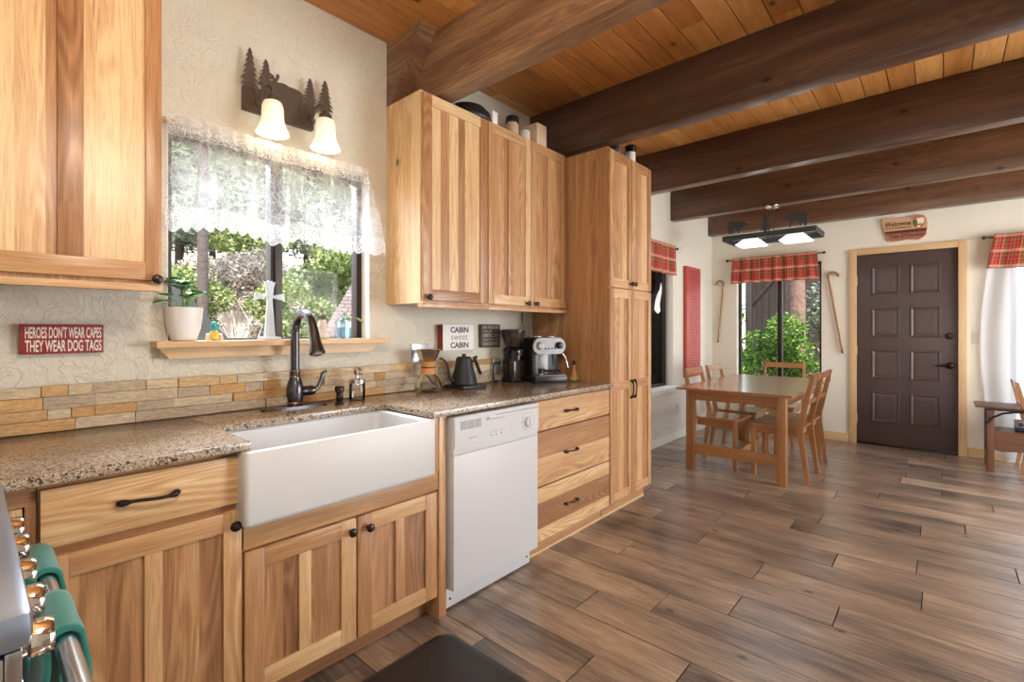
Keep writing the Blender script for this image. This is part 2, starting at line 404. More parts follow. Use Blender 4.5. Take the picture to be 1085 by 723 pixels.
# shingle roof with courses
k = N('shingles')
uvv = k.n('ShaderNodeUVMap', uv_map='UVMap').outputs[0]
br = k.n('ShaderNodeTexBrick'); k.put(br, 'Vector', uvv); k.put(br, 'Scale', 1.0); k.put(br, 'Brick Width', 0.22); k.put(br, 'Row Height', 0.10)
k.put(br, 'Mortar Size', 0.012); k.put(br, 'Color1', (0.085, 0.06, 0.054, 1)); k.put(br, 'Color2', (0.13, 0.098, 0.09, 1)); k.put(br, 'Mortar', (0.02, 0.016, 0.016, 1))
k.bsdf(br.outputs['Color'], 0.85)
M['shingle'] = k.m

# ------------------------------------------------------------------ mesh builder
AX = {'x': 0, 'y': 1, 'z': 2}
class MB:
    def __init__(s):
        s.bm = bmesh.new()
        s.uv = s.bm.loops.layers.uv.new('UVMap')
        s.tn = s.bm.loops.layers.float_color.new('tone')
    def paint(s, faces, grain='z', tone=None, mat=0):
        g = AX[grain]; tone = R.random() if tone is None else tone; seed = R.random()
        ou, ov = R.random() * 3, R.random() * 3
        for f in faces:
            f.material_index = mat
            n = [abs(q) for q in f.normal]
            a = n.index(max(n))
            rest = [i for i in range(3) if i != a]
            if g in rest: ui = g; vi = [i for i in rest if i != g][0]; su = 1
            else: ui, vi = rest; su = 1
            for lp in f.loops:
                co = lp.vert.co
                lp[s.uv].uv = (co[ui] * su + ou, co[vi] + ov)
                lp[s.tn] = (tone, seed, 0, 1)
    def box(s, x0, x1, y0, y1, z0, z1, bev=0.0, grain='z', tone=None, mat=0, M4=None):
        b = s.bm
        co = [(x, y, z) for x in (min(x0, x1), max(x0, x1)) for y in (min(y0, y1), max(y0, y1)) for z in (min(z0, z1), max(z0, z1))]
        vs = [b.verts.new(c) for c in co]
        fs = [b.faces.new([vs[i] for i in q]) for q in ((0, 1, 3, 2), (4, 6, 7, 5), (0, 4, 5, 1), (2, 3, 7, 6), (0, 2, 6, 4), (1, 5, 7, 3))]
        if bev:
            es = {e for f in fs for e in f.edges}
            r = bmesh.ops.bevel(b, geom=list(es), offset=bev, segments=2, profile=0.6, affect='EDGES', clamp_overlap=True)
            fs = list({f for v in r['verts'] for f in v.link_faces})
        for f in fs: f.normal_update()
        s.paint(fs, grain, tone, mat)
        if M4 is not None:
            for v in {v for f in fs for v in f.verts}: v.co = M4 @ v.co
        return fs
    def prism(s, pts, axis, a0, a1, mat=0, grain='z', tone=None, bev=0):
        """polygon pts (in the two other axes, in x,y,z order) extruded along axis"""
        a = AX[axis]; oth = [i for i in range(3) if i != a]
        def mk(p, q):
            c = [0, 0, 0]; c[a] = q; c[oth[0]] = p[0]; c[oth[1]] = p[1]; return s.bm.verts.new(c)
        A = [mk(p, a0) for p in pts]; B = [mk(p, a1) for p in pts]
        n = len(pts); fs = []
        fs.append(s.bm.faces.new(A)); fs.append(s.bm.faces.new(list(reversed(B))))
        for i in range(n): fs.append(s.bm.faces.new([A[(i + 1) % n], A[i], B[i], B[(i + 1) % n]]))
        bmesh.ops.recalc_face_normals(s.bm, faces=fs)
        if bev:
            es = {e for f in fs[:2] for e in f.edges}
            r = bmesh.ops.bevel(s.bm, geom=list(es), offset=bev, segments=2, affect='EDGES', clamp_overlap=True)
            fs = list({f for v in r['verts'] for f in v.link_faces})
        for f in fs: f.normal_update()
        big = [f for f in fs if len(f.verts) > 4]
        s.paint(fs, grain, tone, mat)
        if big: bmesh.ops.triangulate(s.bm, faces=big)
        return fs
    def rings(s, rings, cap0=True, cap1=True, mat=0, close=True, tone=None):
        V = [[s.bm.verts.new(p) for p in r] for r in rings]
        n = len(V[0]); fs = []; tone = R.random() if tone is None else tone; seed = R.random()
        for i in range(len(V) - 1):
            for j in range(n if close else n - 1):
                f = s.bm.faces.new([V[i][j], V[i][(j + 1) % n], V[i + 1][(j + 1) % n], V[i + 1][j]])
                fs.append(f)
                for lp, (uu, vv) in zip(f.loops, ((i, j), (i, j + 1), (i + 1, j + 1), (i + 1, j))):
                    lp[s.uv].uv = (uu * 0.05 + seed, vv * 0.01 + seed)
        if cap0: fs.append(s.bm.faces.new(list(reversed(V[0]))))
        if cap1: fs.append(s.bm.faces.new(V[-1]))
        for f in fs:
            f.material_index = mat
            for lp in f.loops: lp[s.tn] = (tone, seed, 0, 1)
        return fs
    def tube(s, pts, rad, n=10, mat=0, cap=True, flat=1.0):
        pts = [Vector(p) for p in pts]
        rad = rad if isinstance(rad, (list, tuple)) else [rad] * len(pts)
        rs = []; prev = None
        for i, p in enumerate(pts):
            t = (pts[min(i + 1, len(pts) - 1)] - pts[max(i - 1, 0)]).normalized()
            if prev is None:
                up = Vector((0, 0, 1)) if abs(t.z) < 0.9 else Vector((1, 0, 0))
                a = t.cross(up).normalized()
            else:
                a = (prev - t * prev.dot(t)).normalized()
            prev = a; b2 = t.cross(a)
            rs.append([p + (a * math.cos(2 * PI * j / n) + b2 * math.sin(2 * PI * j / n) * flat) * rad[i] for j in range(n)])
        return s.rings(rs, cap, cap, mat)
    def lathe(s, prof, c=(0, 0, 0), n=28, axis='z', mat=0, cap0=True, cap1=True):
        c = Vector(c); rs = []
        for r, h in prof:
            r = max(r, 1e-4); ring = []
            for j in range(n):
                a = 2 * PI * j / n
                p = Vector((r * math.cos(a), r * math.sin(a), h))
                if axis == 'x': p = Vector((h, r * math.cos(a), r * math.sin(a)))
                elif axis == 'y': p = Vector((r * math.sin(a), h, r * math.cos(a)))
                ring.append(c + p)
            rs.append(ring)
        return s.rings(rs, cap0, cap1, mat)
    def quad(s, pts, mat=0, uvs=None, tone=0.5):
        f = s.bm.faces.new([s.bm.verts.new(p) for p in pts]); f.material_index = mat
        for i, lp in enumerate(f.loops):
            if uvs: lp[s.uv].uv = uvs[i]
            lp[s.tn] = (tone, tone, 0, 1)
        return f
    def obj(s, name, mats, parent=None, loc=None, smooth=True):
        me = bpy.data.meshes.new(name)
        bmesh.ops.recalc_face_normals(s.bm, faces=[f for f in s.bm.faces])
        s.bm.to_mesh(me); s.bm.free()
        for m in (mats if isinstance(mats, (list, tuple)) else [mats]):
            me.materials.append(M[m] if isinstance(m, str) else m)
        if smooth:
            me.shade_smooth()
            me.set_sharp_from_angle(angle=math.radians(32))
        o = bpy.data.objects.new(name, me)
        C.objects.link(o)
        if parent: o.parent = parent
        if loc: o.location = loc
        return o

def tag(o, label=None, cat=None, group=None, kind=None):
    if label: o['label'] = label
    if cat: o['category'] = cat
    if group: o['group'] = group
    if kind: o['kind'] = kind
    return o
def thing(name, label, cat, loc=(0, 0, 0), rz=0, group=None):
    o = bpy.data.objects.new(name, None); C.objects.link(o)
    o.empty_display_size = 0.05
    o.location = loc; o.rotation_euler = (0, 0, rz)
    return tag(o, label, cat, group)
def struct(o): o['kind'] = 'structure'; return o
def copy_tree(o, parent=None):
    c = o.copy(); C.objects.link(c); c.parent = parent
    for ch in o.children: copy_tree(ch, c)
    return c
def grid(name, mat, parent, nu, nv, fn, uvfn, thick=0.0, loc=None):
    """cloth sheet from fn(i/nu, j/nv) -> point"""
    b = MB(); V = [[b.bm.verts.new(fn(i / nu, j / nv)) for j in range(nv + 1)] for i in range(nu + 1)]
    for i in range(nu):
        for j in range(nv):
            f = b.bm.faces.new([V[i][j], V[i + 1][j], V[i + 1][j + 1], V[i][j + 1]])
            for lp, (a, c) in zip(f.loops, ((i, j), (i + 1, j), (i + 1, j + 1), (i, j + 1))):
                lp[b.uv].uv = uvfn(a / nu, c / nv)
    o = b.obj(name, mat, parent, loc)
    if thick:
        m = o.modifiers.new('s', 'SOLIDIFY'); m.thickness = thick; m.offset = 0
    return o
def text_mesh(name, body, mat, parent, origin, xdir, updir, height, width=None, depth=0.0015, align='CENTER', bold=0.0):
    """raised lettering as a mesh; origin is the middle of the line"""
    cu = bpy.data.curves.new(name, 'FONT'); cu.body = body; cu.align_x = 'CENTER'; cu.align_y = 'CENTER'
    cu.extrude = 0.5; cu.offset = bold; cu.resolution_u = 3
    t = bpy.data.objects.new('tmp', cu); C.objects.link(t)
    bpy.context.view_layer.update()
    me = bpy.data.meshes.new_from_object(t.evaluated_get(bpy.context.evaluated_depsgraph_get()))
    bpy.data.objects.remove(t); bpy.data.curves.remove(cu)
    xs = [v.co.x for v in me.vertices]; ys = [v.co.y for v in me.vertices]
    cx, cy = (min(xs) + max(xs)) / 2, (min(ys) + max(ys)) / 2
    h = max(ys) - min(ys); w = max(xs) - min(xs)
    sy = height / h; sx = (width / w) if width else sy
    X = Vector(xdir).normalized(); U = Vector(updir).normalized(); Nn = X.cross(U); O = Vector(origin)
    for v in me.vertices:
        v.co = O + X * ((v.co.x - cx) * sx) + U * ((v.co.y - cy) * sy) + Nn * ((v.co.z + 0.5) * depth)
    me.name = name; me.materials.clear(); me.materials.append(M[mat])
    o = bpy.data.objects.new(name, me); C.objects.link(o)
    if parent: o.parent = parent
    return o

# ================================================================== ROOM
XR, YF, YB, ZC = 5.6, -0.68, 6.65, 2.86
WT = 0.16
def wall_with_holes(name, axis, pos, thick, a0, a1, holes, mat, z1=ZC + 0.05, z0=-0.06):
    """wall in plane axis=pos, running a0..a1, extends away by thick; holes = (a, b, z0, z1)"""
    b = MB()
    cuts = sorted({a0, a1, *[h[0] for h in holes], *[h[1] for h in holes]})
    zs = sorted({z0, z1, *[h[2] for h in holes], *[h[3] for h in holes]})
    for i in range(len(cuts) - 1):
        for j in range(len(zs) - 1):
            am, zm = (cuts[i] + cuts[i + 1]) / 2, (zs[j] + zs[j + 1]) / 2
            if any(h[0] < am < h[1] and h[2] < zm < h[3] for h in holes): continue
            if axis == 'x': b.box(pos, pos + thick, cuts[i], cuts[i + 1], zs[j], zs[j + 1])
            else: b.box(cuts[i], cuts[i + 1], pos, pos + thick, zs[j], zs[j + 1])
    bmesh.ops.remove_doubles(b.bm, verts=b.bm.verts, dist=1e-5)
    return struct(b.obj(name, mat, smooth=False))

KW = (0.53, 1.445, 1.195, 2.10)         # kitchen window opening (y0,y1,z0,z1)
LW = (4.20, 5.39, 0.62, 2.15)           # window further along the left wall
BW = (0.315, 1.255, 0.62, 2.08)         # window beside the dining table
RW = (2.80, 4.70, 0.04, 2.08)           # glazed door opening behind the long curtain
wall_with_holes('wall_left', 'x', 0, -WT, YF, YB + WT, [KW, LW], 'wall_kitchen')
wall_with_holes('wall_back', 'y', YB, WT, 0, XR, [BW, (1.575, 2.452, -0.06, 2.115), RW], 'wall_cream')
wall_with_holes('wall_right', 'x', XR, WT, YF, YB + WT, [(3.45, 5.95, 0.15, 2.35)], 'wall_cream')
wall_with_holes('wall_front', 'y', YF, -WT, -WT, XR + WT, [(3.2, 4.8, 0.95, 2.15)], 'wall_cream')

# plank floor
JOINT = {-2: 1.30, -1: 1.596, 0: 1.063, 1: 1.33, 2: 1.60, 3: 1.96, 4: 1.59, 5: 1.22, 6: 1.87, 7: 1.19, 8: 1.58, 9: 1.70, 10: 1.19, 11: 2.42, 12: 1.70, 13: 1.95, 14: 2.58, 15: 2.31, 16: 2.05}
b = MB(); PW, PL = 0.2065, 1.02
b.box(0, XR, YF, YB, -0.06, -0.006, mat=1)
r0 = int((YF - 1.83) // PW)
for r in range(r0, 30):
    y0 = max(1.83 + r * PW, YF); y1 = min(1.83 + (r + 1) * PW, YB)
    if y1 - y0 < 0.01: continue
    j = JOINT.get(r, R.uniform(0, PL)) % PL - PL
    while j < XR:
        a0, a1 = max(j, 0), min(j + PL, XR)
        if a1 - a0 > 0.01:
            b.box(a0 + 0.0025, a1 - 0.0025, y0 + 0.0022, y1 - 0.0022, -0.006, 0, bev=0.001, grain='x')
        j += PL
struct(b.obj('floor', ['floor_plank', 'grout'], smooth=False))

# plank ceiling, boards run along y
b = MB()
x = 1.789 - 14 * 0.1315
b.box(0, XR, YF, YB, ZC + 0.02, ZC + 0.10, grain='y', tone=0.1)
while x < XR:
    x0, x1 = max(x, 0), min(x + 0.1315, XR)
    y = YF - R.uniform(0, 2.4)
    while y < YB:
        y0, y1 = max(y, YF), min(y + 2.6, YB)
        if y1 - y0 > 0.02 and x1 - x0 > 0.01: b.box(x0 + 0.0022, x1 - 0.0022, y0, y1 - 0.002, ZC, ZC + 0.0199, bev=0.004, grain='y')
        y += 2.6
    x += 0.1315
struct(b.obj('ceiling', 'pine', smooth=False))
b = MB(); b.box(-0.7, XR + 0.7, YF - 0.6, YB + 0.7, ZC + 0.1, ZC + 0.2)
struct(b.obj('trim_roof', 'roof_dark'))

# beams
beam_places = [('nearest dark brown ceiling beam, above the wall cabinets, with a slanted block at the wall', 1.655),
               ('big dark ceiling beam meeting the top of the tall pantry cabinet', 2.80),
               ('dark ceiling beam crossing just beyond the pantry, between two others', 4.09),
               ('dark ceiling beam from which the bear lamp hangs', 5.315),
               ('farthest ceiling beam, right before the front door wall', 6.495)]
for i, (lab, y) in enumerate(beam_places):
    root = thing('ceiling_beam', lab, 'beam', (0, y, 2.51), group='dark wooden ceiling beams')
    b = MB(); b.box(0.001, XR - 0.001, 0, 0.115, 0, ZC - 2.51, bev=0.004, grain='x', tone=0.95 if i == 0 else (0.25, 0.32, 0.42, 0.55)[i - 1])  # nearest beam's paler tone stands in for strong light on it
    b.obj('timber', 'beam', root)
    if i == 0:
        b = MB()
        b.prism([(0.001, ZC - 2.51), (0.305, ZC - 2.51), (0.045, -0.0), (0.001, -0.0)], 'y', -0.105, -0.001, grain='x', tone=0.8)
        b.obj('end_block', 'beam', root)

# baseboards
b = MB(); b.box(0, 0.014, 3.46, YB, 0, 0.095, bev=0.003, grain='y'); struct(b.obj('baseboard_left', 'wall_cream'))
b = MB(); b.box(0.015, 1.53, YB - 0.014, YB, 0, 0.095, bev=0.003, grain='x')
b.box(2.506, 2.79, YB - 0.014, YB, 0, 0.095, bev=0.003, grain='x'); struct(b.obj('baseboard_back', 'oak_trim'))

# ---- windows
def window(n, axis, pos, out, a0, a1, z0, z1, mull, fw=0.034, d0=0.075, d1=0.13, mw=0.055, label=None):
    """frame + panes; out is +1/-1 direction to the outside"""
    root = bpy.data.objects.new('window_%d' % n, None); C.objects.link(root); struct(root)
    b = MB()
    def bx(p0, p1, q0, q1, r0, r1):
        if axis == 'x': b.box(pos + out * p0, pos + out * p1, q0, q1, r0, r1, bev=0.002)
        else: b.box(q0, q1, pos + out * p0, pos + out * p1, r0, r1, bev=0.002)
    bx(d0, d1, a0, a0 + fw, z0, z1); bx(d0, d1, a1 - fw, a1, z0, z1)
    bx(d0, d1, a0, a1, z0, z0 + fw); bx(d0, d1, a0, a1, z1 - fw, z1)
    for m in mull: bx(d0 - 0.004, d1, m - mw / 2, m + mw / 2, z0, z1)
    for m in mull: bx(d0 - 0.014, d0, m - mw / 2 + 0.014, m + 0.004, z0 + fw, z1 - fw)
    b.obj('window_frame', 'dark_frame', root)
    b = MB()
    g = (d0 + d1) / 2
    if axis == 'x': b.box(pos + out * g, pos + out * (g + 0.004), a0 + 0.01, a1 - 0.01, z0 + 0.01, z1 - 0.01)
    else: b.box(a0 + 0.01, a1 - 0.01, pos + out * g, pos + out * (g + 0.004), z0 + 0.01, z1 - 0.01)
    b.obj('window_glass', 'pane', root)
    return root
W1 = window(1, 'x', 0, -1, *KW, [0.985])
b = MB()
b.box(-0.075, 0.10, 0.475, 1.50, 1.197, 1.222, bev=0.003, grain='y', tone=0.6)
b.obj('window_sill', 'oak_trim', W1)
b = MB()
b.prism([(0.527, 1.152), (1.415, 1.152), (1.475, 1.196), (0.492, 1.196)], 'x', 0.001, 0.05, grain='y', tone=0.55)
b.obj('sill_apron', 'oak_trim', W1)
b = MB()    # pale returns of the opening
b.box(-0.075, -0.0005, KW[1] - 0.004, KW[1], 1.222, KW[3]); b.box(-0.075, -0.0005, KW[0], KW[0] + 0.004, 1.222, KW[3])
b.obj('window_reveal', 'white', W1)
W2 = window(2, 'x', 0, -1, *LW, [4.75], d0=0.085, d1=0.13)
b = MB(); b.box(-0.08, 0.085, 4.10, 5.43, 0.592, 0.628, bev=0.006); b.box(0.001, 0.045, 4.14, 5.39, 0.565, 0.592, bev=0.004)
b.obj('window_sill', 'white', W2)
W3 = window(3, 'y', YB, 1, *BW, [0.80], fw=0.03, mw=0.05)
W4 = window(4, 'y', YB, 1, *RW, [3.75], fw=0.05)
for n, (a0, a1) in ((5, (3.45, 5.95)),):  # unseen window, added for the daylight it lets in
    w = window(n, 'x', XR, 1, a0, a1, 0.15, 2.35, [(a0 + a1) / 2], fw=0.05)
window(6, 'y', YF, -1, 3.2, 4.8, 0.95, 2.15, [4.0], fw=0.05)  # another unseen window, added to light the room from behind

# ---- front door
D1 = struct(bpy.data.objects.new('door_1', None)); C.objects.link(D1)
b = MB()
dx0, dx1 = 1.592, 2.437
ys = YB + 0.012      # face of the slab
b.box(dx0, dx1, ys, ys + 0.045, 0.02, 2.10, bev=0.002)
cols = [(1.728, 1.971), (2.058, 2.302)]
rows = [(onY(939, t, YB).z, onY(939, q, YB).z) for t, q in ((282, 311.8), (326.5, 357.5), (371.0, 402.0), (415.7, 448.2))]
slab = b.obj('door_slab', 'door_paint', D1)
for c0, c1 in cols:
    for zt, zb in rows:
        b = MB()
        # raised border, sunk channel and raised field
        o, q, r = 0.0, 0.022, 0.036
        yo = ys
        def rect(i, yy): return [(c0 + i, yy, zb + i), (c1 - i, yy, zb + i), (c1 - i, yy, zt - i), (c0 + i, yy, zt - i)]
        b.rings([rect(0.0, yo + 0.0), rect(0.004, yo - 0.007), rect(0.010, yo - 0.008), rect(0.024, yo - 0.001), rect(0.028, yo - 0.0005), rect(0.05, yo - 0.003)], cap0=False, cap1=True)
        b.obj('door_panel', 'door_paint', D1, smooth=False)
b = MB()
b.box(1.530, 1.594, YB - 0.022, YB + 0.001, 0, 2.17, bev=0.003, grain='z'); b.box(2.434, 2.500, YB - 0.022, YB + 0.001, 0, 2.17, bev=0.003, grain='z')
b.box(1.5945, 2.4335, YB - 0.022, YB + 0.001, 2.104, 2.17, bev=0.003, grain='x')
b.obj('door_casing', 'oak_trim', D1)
b = MB()
b.box(1.575, 1.591, YB + 0.0, YB + 0.12, 0.0, 2.115); b.box(2.438, 2.452, YB + 0.0, YB + 0.12, 0.0, 2.115); b.box(1.575, 2.452, YB, YB + 0.12, 2.101, 2.115)
b.obj('door_jamb', 'dark_frame', D1)
b = MB(); b.box(1.592, 2.437, YB - 0.02, YB + 0.12, 0.0, 0.02, bev=0.003); b.obj('threshold', 'black', D1)
for v in (298, 371, 443):
    z = onY(908, v, YB).z
    b = MB(); b.box(1.588, 1.600, YB - 0.010, YB + 0.010, z - 0.05, z + 0.05, bev=0.002); b.obj('hinge', 'brass', D1)
p = onY(1006.2, 356.2, YB)
b = MB(); b.lathe([(0.034, 0), (0.034, -0.012), (0.026, -0.02), (0.012, -0.022)], (p.x, ys, p.z), 24, 'y'); b.box(p.x - 0.005, p.x + 0.005, ys - 0.038, ys - 0.018, p.z - 0.016, p.z + 0.016, bev=0.002)
b.obj('deadbolt', 'bronze', D1)
p = onY(1006.6, 387.7, YB)
b = MB(); b.lathe([(0.036, 0), (0.036, -0.010), (0.024, -0.022), (0.013, -0.03), (0.013, -0.055)], (p.x, ys, p.z), 24, 'y')
b.tube([(p.x, ys - 0.052, p.z), (p.x - 0.04, ys - 0.055, p.z + 0.004), (p.x - 0.085, ys - 0.052, p.z - 0.004), (p.x - 0.115, ys - 0.047, p.z - 0.002)], [0.012, 0.009, 0.008, 0.006], 10)
b.obj('door_lever', 'bronze', D1)

# ================================================================== CABINETS
def staves(b, axis, xa, xb, a0, a1, c0, c1, grain, wmin=0.05, wmax=0.10, tones=None):
    """boards side by side filling a0..a1 (across) on a face from xa to xb"""
    a = a0; i = 0
    while a < a1 - 1e-4:
        w = R.uniform(wmin, wmax)
        if a1 - (a + w) < wmin * 0.6: w = a1 - a
        t = tones[i % len(tones)] if tones else min(1, max(0, R.gauss(0.55, 0.28)))
        if axis == 'y': b.box(xa, xb, a, a + w, c0, c1, grain=grain, tone=t)
        else: b.box(xa, xb, c0, c1, a, a + w, grain=grain, tone=t)
        a += w; i += 1
def knob(parent, x, y, z, r=0.016):
    b = MB(); b.lathe([(0.007, 0), (0.006, 0.012), (0.010, 0.016), (r, 0.020), (r, 0.024), (r * 0.8, 0.029), (r * 0.3, 0.032)], (x, y, z), 20, 'x')
    return b.obj('knob', 'bronze', parent)
def pull(parent, x, y, z, L, axis='y'):
    pts = []; rad = []
    for i in range(17):
        t = i / 16 * 2 - 1
        off = 0.006 + 0.020 * (1 - t * t) ** 0.5
        p = (x + off, y + t * L / 2, z - 0.003 * math.sin(t * 3)) if axis == 'y' else (x + off, y + 0.003 * math.sin(t * 3), z + t * L / 2)
        pts.append(p); rad.append(0.0045 + 0.007 * max(0, (abs(t) - 0.62) / 0.38) ** 0.7 * (1 if abs(t) < 0.97 else 0.55))
    b = MB(); b.tube(pts, rad, 10)
    for sgn in (-1, 1):
        c = (x - 0.001, y + sgn * L * 0.46, z) if axis == 'y' else (x - 0.001, y, z + sgn * L * 0.46)
        b.lathe([(0.006, 0), (0.005, 0.012)], c, 12, 'x')
    return b.obj('handle', 'bronze', parent)
def shaker(parent, x1, y0, y1, z0, z1, name='door', st=0.05, rt=0.055, rb=None, mull=True, midrail=None, th=0.02, tones=None, mtone=None, mw=0.042, stt=None):
    rb = rb or rt; x0 = x1 - th
    b = MB()
    g = lambda: min(1, max(0.05, R.gauss(0.58, 0.2)))
    s0, s1 = stt or (g(), g())
    b.box(x0, x1, y0, y0 + st, z0, z1, bev=0.0022, grain='z', tone=s0)
    b.box(x0, x1, y1 - st, y1, z0, z1, bev=0.0022, grain='z', tone=s1)
    b.box(x0, x1 - 0.0004, y0 + st, y1 - st, z1 - rt, z1, bev=0.0016, grain='y', tone=g())
    b.box(x0, x1 - 0.0004, y0 + st, y1 - st, z0, z0 + rb, bev=0.0016, grain='y', tone=g())
    ym = (y0 + y1) / 2
    segs = [(z0 + rb, z1 - rt)]
    if midrail:
        b.box(x0, x1 - 0.0004, y0 + st, y1 - st, midrail - rt / 2, midrail + rt / 2, bev=0.0016, grain='y', tone=g())
        segs = [(z0 + rb, midrail - rt / 2), (midrail + rt / 2, z1 - rt)]
    for za, zb in segs:
        if mull:
            b.box(x0, x1 - 0.0006, ym - mw / 2, ym + mw / 2, za, zb, bev=0.0016, grain='z', tone=g() if mtone is None else mtone)
        staves(b, 'y', x0 + 0.002, x1 - 0.009, y0 + st, y1 - st, za, zb, 'z', 0.045, 0.095, tones)
    return b.obj(name, 'hickory', parent)
def drawer(parent, x1, y0, y1, z0, z1, tones=None):
    b = MB()
    R0 = (z1 - z0)
    b.box(x1 - 0.02, x1, y0, y1, z0, z1, bev=0.003, grain='y', tone=tones[0] if tones else None)
    return b.obj('drawer', 'hickory', parent)

FX = 0.665           # face of the base cabinet doors
# --- left base cabinet
cab = thing('base_cabinet', 'hickory base cabinet with one drawer over one door, left of the white sink', 'cabinet', (0, 0.115, 0))
def P_(o, y0): return y0 - o.location.y
b = MB()
b.box(0.004, 0.60, 0.0, 0.462, 0.10, 0.885, grain='z', tone=0.3)
b.box(0.60, 0.645, 0.0, 0.462, 0.10, 0.885, grain='y', tone=0.35)
b.box(0.05, 0.585, 0.0, 0.462, 0.0, 0.0995, grain='y', tone=0.1)
b.obj('body', 'hickory', cab)
d = drawer(cab, FX, 0.004, 0.459, 0.725, 0.872, [0.75]); pull(d, FX, 0.220, 0.802, 0.135)
d = shaker(cab, FX, 0.004, 0.459, 0.108, 0.702, st=0.052, rt=0.06, mtone=0.65, tones=[0.45, 0.25, 0.5, 0.35], stt=(0.5, 0.62)); knob(d, FX - 0.001, 0.436, 0.66)
# --- corner base cabinet
cab = thing('corner_cabinet', 'corner base cabinet mostly hidden behind the range, at the left edge', 'cabinet', (0, YF, 0))
b = MB(); w = 0.113 - YF
b.box(0.004, 0.60, 0.002, w, 0.10, 0.885, tone=0.3); b.box(0.60, 0.645, 0.02, w, 0.835, 0.885, grain='y', tone=0.35)
b.box(0.60, 0.645, w - 0.02, w, 0.10, 0.8348, grain='z', tone=0.3)
b.box(0.05, 0.585, 0.002, w, 0.0, 0.0995, grain='y', tone=0.1)
b.obj('body', 'hickory', cab)
shaker(cab, 0.640, w - 0.42, w - 0.023, 0.11, 0.832, tones=[0.15, 0.3])
# --- sink cabinet
cab = thing('sink_cabinet', 'hickory sink cabinet with two doors, under the white farmhouse sink', 'cabinet', (0, 0.580, 0))
o = -0.580
b = MB()
b.box(0.004, 0.60, 0.0, 0.79, 0.10, 0.645, grain='z', tone=0.3)
b.box(0.60, 0.645, 0.0, 0.79, 0.10, 0.645, grain='y', tone=0.5)
b.box(0.05, 0.585, 0.0, 0.79, 0.0, 0.0995, grain='y', tone=0.1)
b.box(0.60, 0.660, 0.001, 0.789, 0.568, 0.650, bev=0.002, grain='y', tone=0.55)
b.box(0.60, FX - 0.003, 0.758, 0.792, 0.6505, 0.885, bev=0.001, grain='z', tone=0.5)
b.box(0.004, 0.60, 0.775, 0.79, 0.645, 0.885, tone=0.4)
b.box(0.004, FX, 0.7925, 0.834, 0.0, 0.885, bev=0.002, grain='z', tone=0.55)
b.obj('body', 'hickory', cab)
d = shaker(cab, FX, 0.003, 0.392, 0.103, 0.560, st=0.06, rt=0.062, tones=[0.35, 0.15, 0.4], stt=(0.5, 0.72)); knob(d, FX - 0.001, 0.368, 0.516)
d = shaker(cab, FX, 0.399, 0.780, 0.103, 0.560, st=0.06, rt=0.062, tones=[0.45, 0.3, 0.2], mtone=0.5, stt=(0.4, 0.5)); knob(d, FX - 0.001, 0.441, 0.512)
# --- drawer cabinet
cab = thing('drawer_cabinet', 'hickory cabinet with three wide drawers, between the dishwasher and the tall pantry', 'cabinet', (0, 2.034, 0))
b = MB()
b.box(0.004, 0.645, 0.0, 0.790, 0.10, 0.885, grain='z', tone=0.3)
b.box(0.05, 0.598, 0.0, 0.790, 0.0, 0.0995, grain='y', tone=0.45)
b.box(0.598, 0.603, 0.0, 0.790, 0.0, 0.012, grain='y', tone=1.0)
b.obj('body', 'hickory', cab)
for z0, z1, ty in ((0.714, 0.874, [0.6]), (0.408, 0.704, [0.62]), (0.106, 0.400, [0.55])):
    b = MB()
    n = 1 if z1 - z0 < 0.2 else 3
    zs = [z0 + (z1 - z0) * q for q in ([0, 1] if n == 1 else ([0, 0.52, 1] if z0 > 0.3 else [0, 0.24, 0.72, 1]))]
    tones = {1: [0.62], 2: [0.72, 0.38], 3: [0.85, 0.22, 0.8]}[len(zs) - 1]
    for q in range(len(zs) - 1):
        b.box(FX - 0.02, FX, 0.008, 0.786, zs[q], zs[q + 1], grain='y', tone=tones[q])
    d = b.obj('drawer', 'hickory', cab); pull(d, FX, 0.34, (z0 + z1) / 2 - 0.0, 0.125)
# --- tall pantry
cab = thing('pantry_cabinet', 'tall hickory pantry cabinet with four doors, at the end of the worktop', 'cabinet', (0, 2.832, 0))
b = MB()
staves(b, 'z', 0.004, 0.012, 0, 0, 0, 0, 'z') if False else None
a = 0.004
for w_, t_ in ((0.12, 0.42), (0.13, 0.5), (0.14, 0.45), (0.12, 0.5), (0.131, 0.42)):
    b.box(a, a + w_, 0.0, 0.018, 0.10, 2.490, grain='z', tone=t_); a += w_
b.box(0.004, 0.645, 0.018, 0.610, 0.10, 2.490, grain='z', tone=0.45)
b.box(0.05, 0.598, 0.0, 0.610, 0.0, 0.0995, grain='y', tone=0.45)
b.box(0.598, 0.603, 0.0, 0.610, 0.0, 0.012, grain='y', tone=1.0)
b.obj('body', 'hickory', cab)
for y0, y1, ky, low in ((0.004, 0.302, 0.282, 1), (0.308, 0.607, 0.328, 1), (0.004, 0.302, 0.282, 0), (0.308, 0.607, 0.328, 0)):
    if low:
        d = shaker(cab, FX, y0, y1, 0.106, 1.546, mull=False, midrail=0.885, st=0.05, rt=0.06, tones=[0.5, 0.7, 0.35, 0.6], stt=(0.45, 0.6))
        pull(d, FX, ky, 0.850, 0.125, 'z')
    else:
        d = shaker(cab, FX, y0, y1, 1.556, 2.474, mull=False, st=0.05, rt=0.06, tones=[0.4, 0.55, 0.75, 0.45], stt=(0.55, 0.4))
        knob(d, FX - 0.001, ky, 1.59)
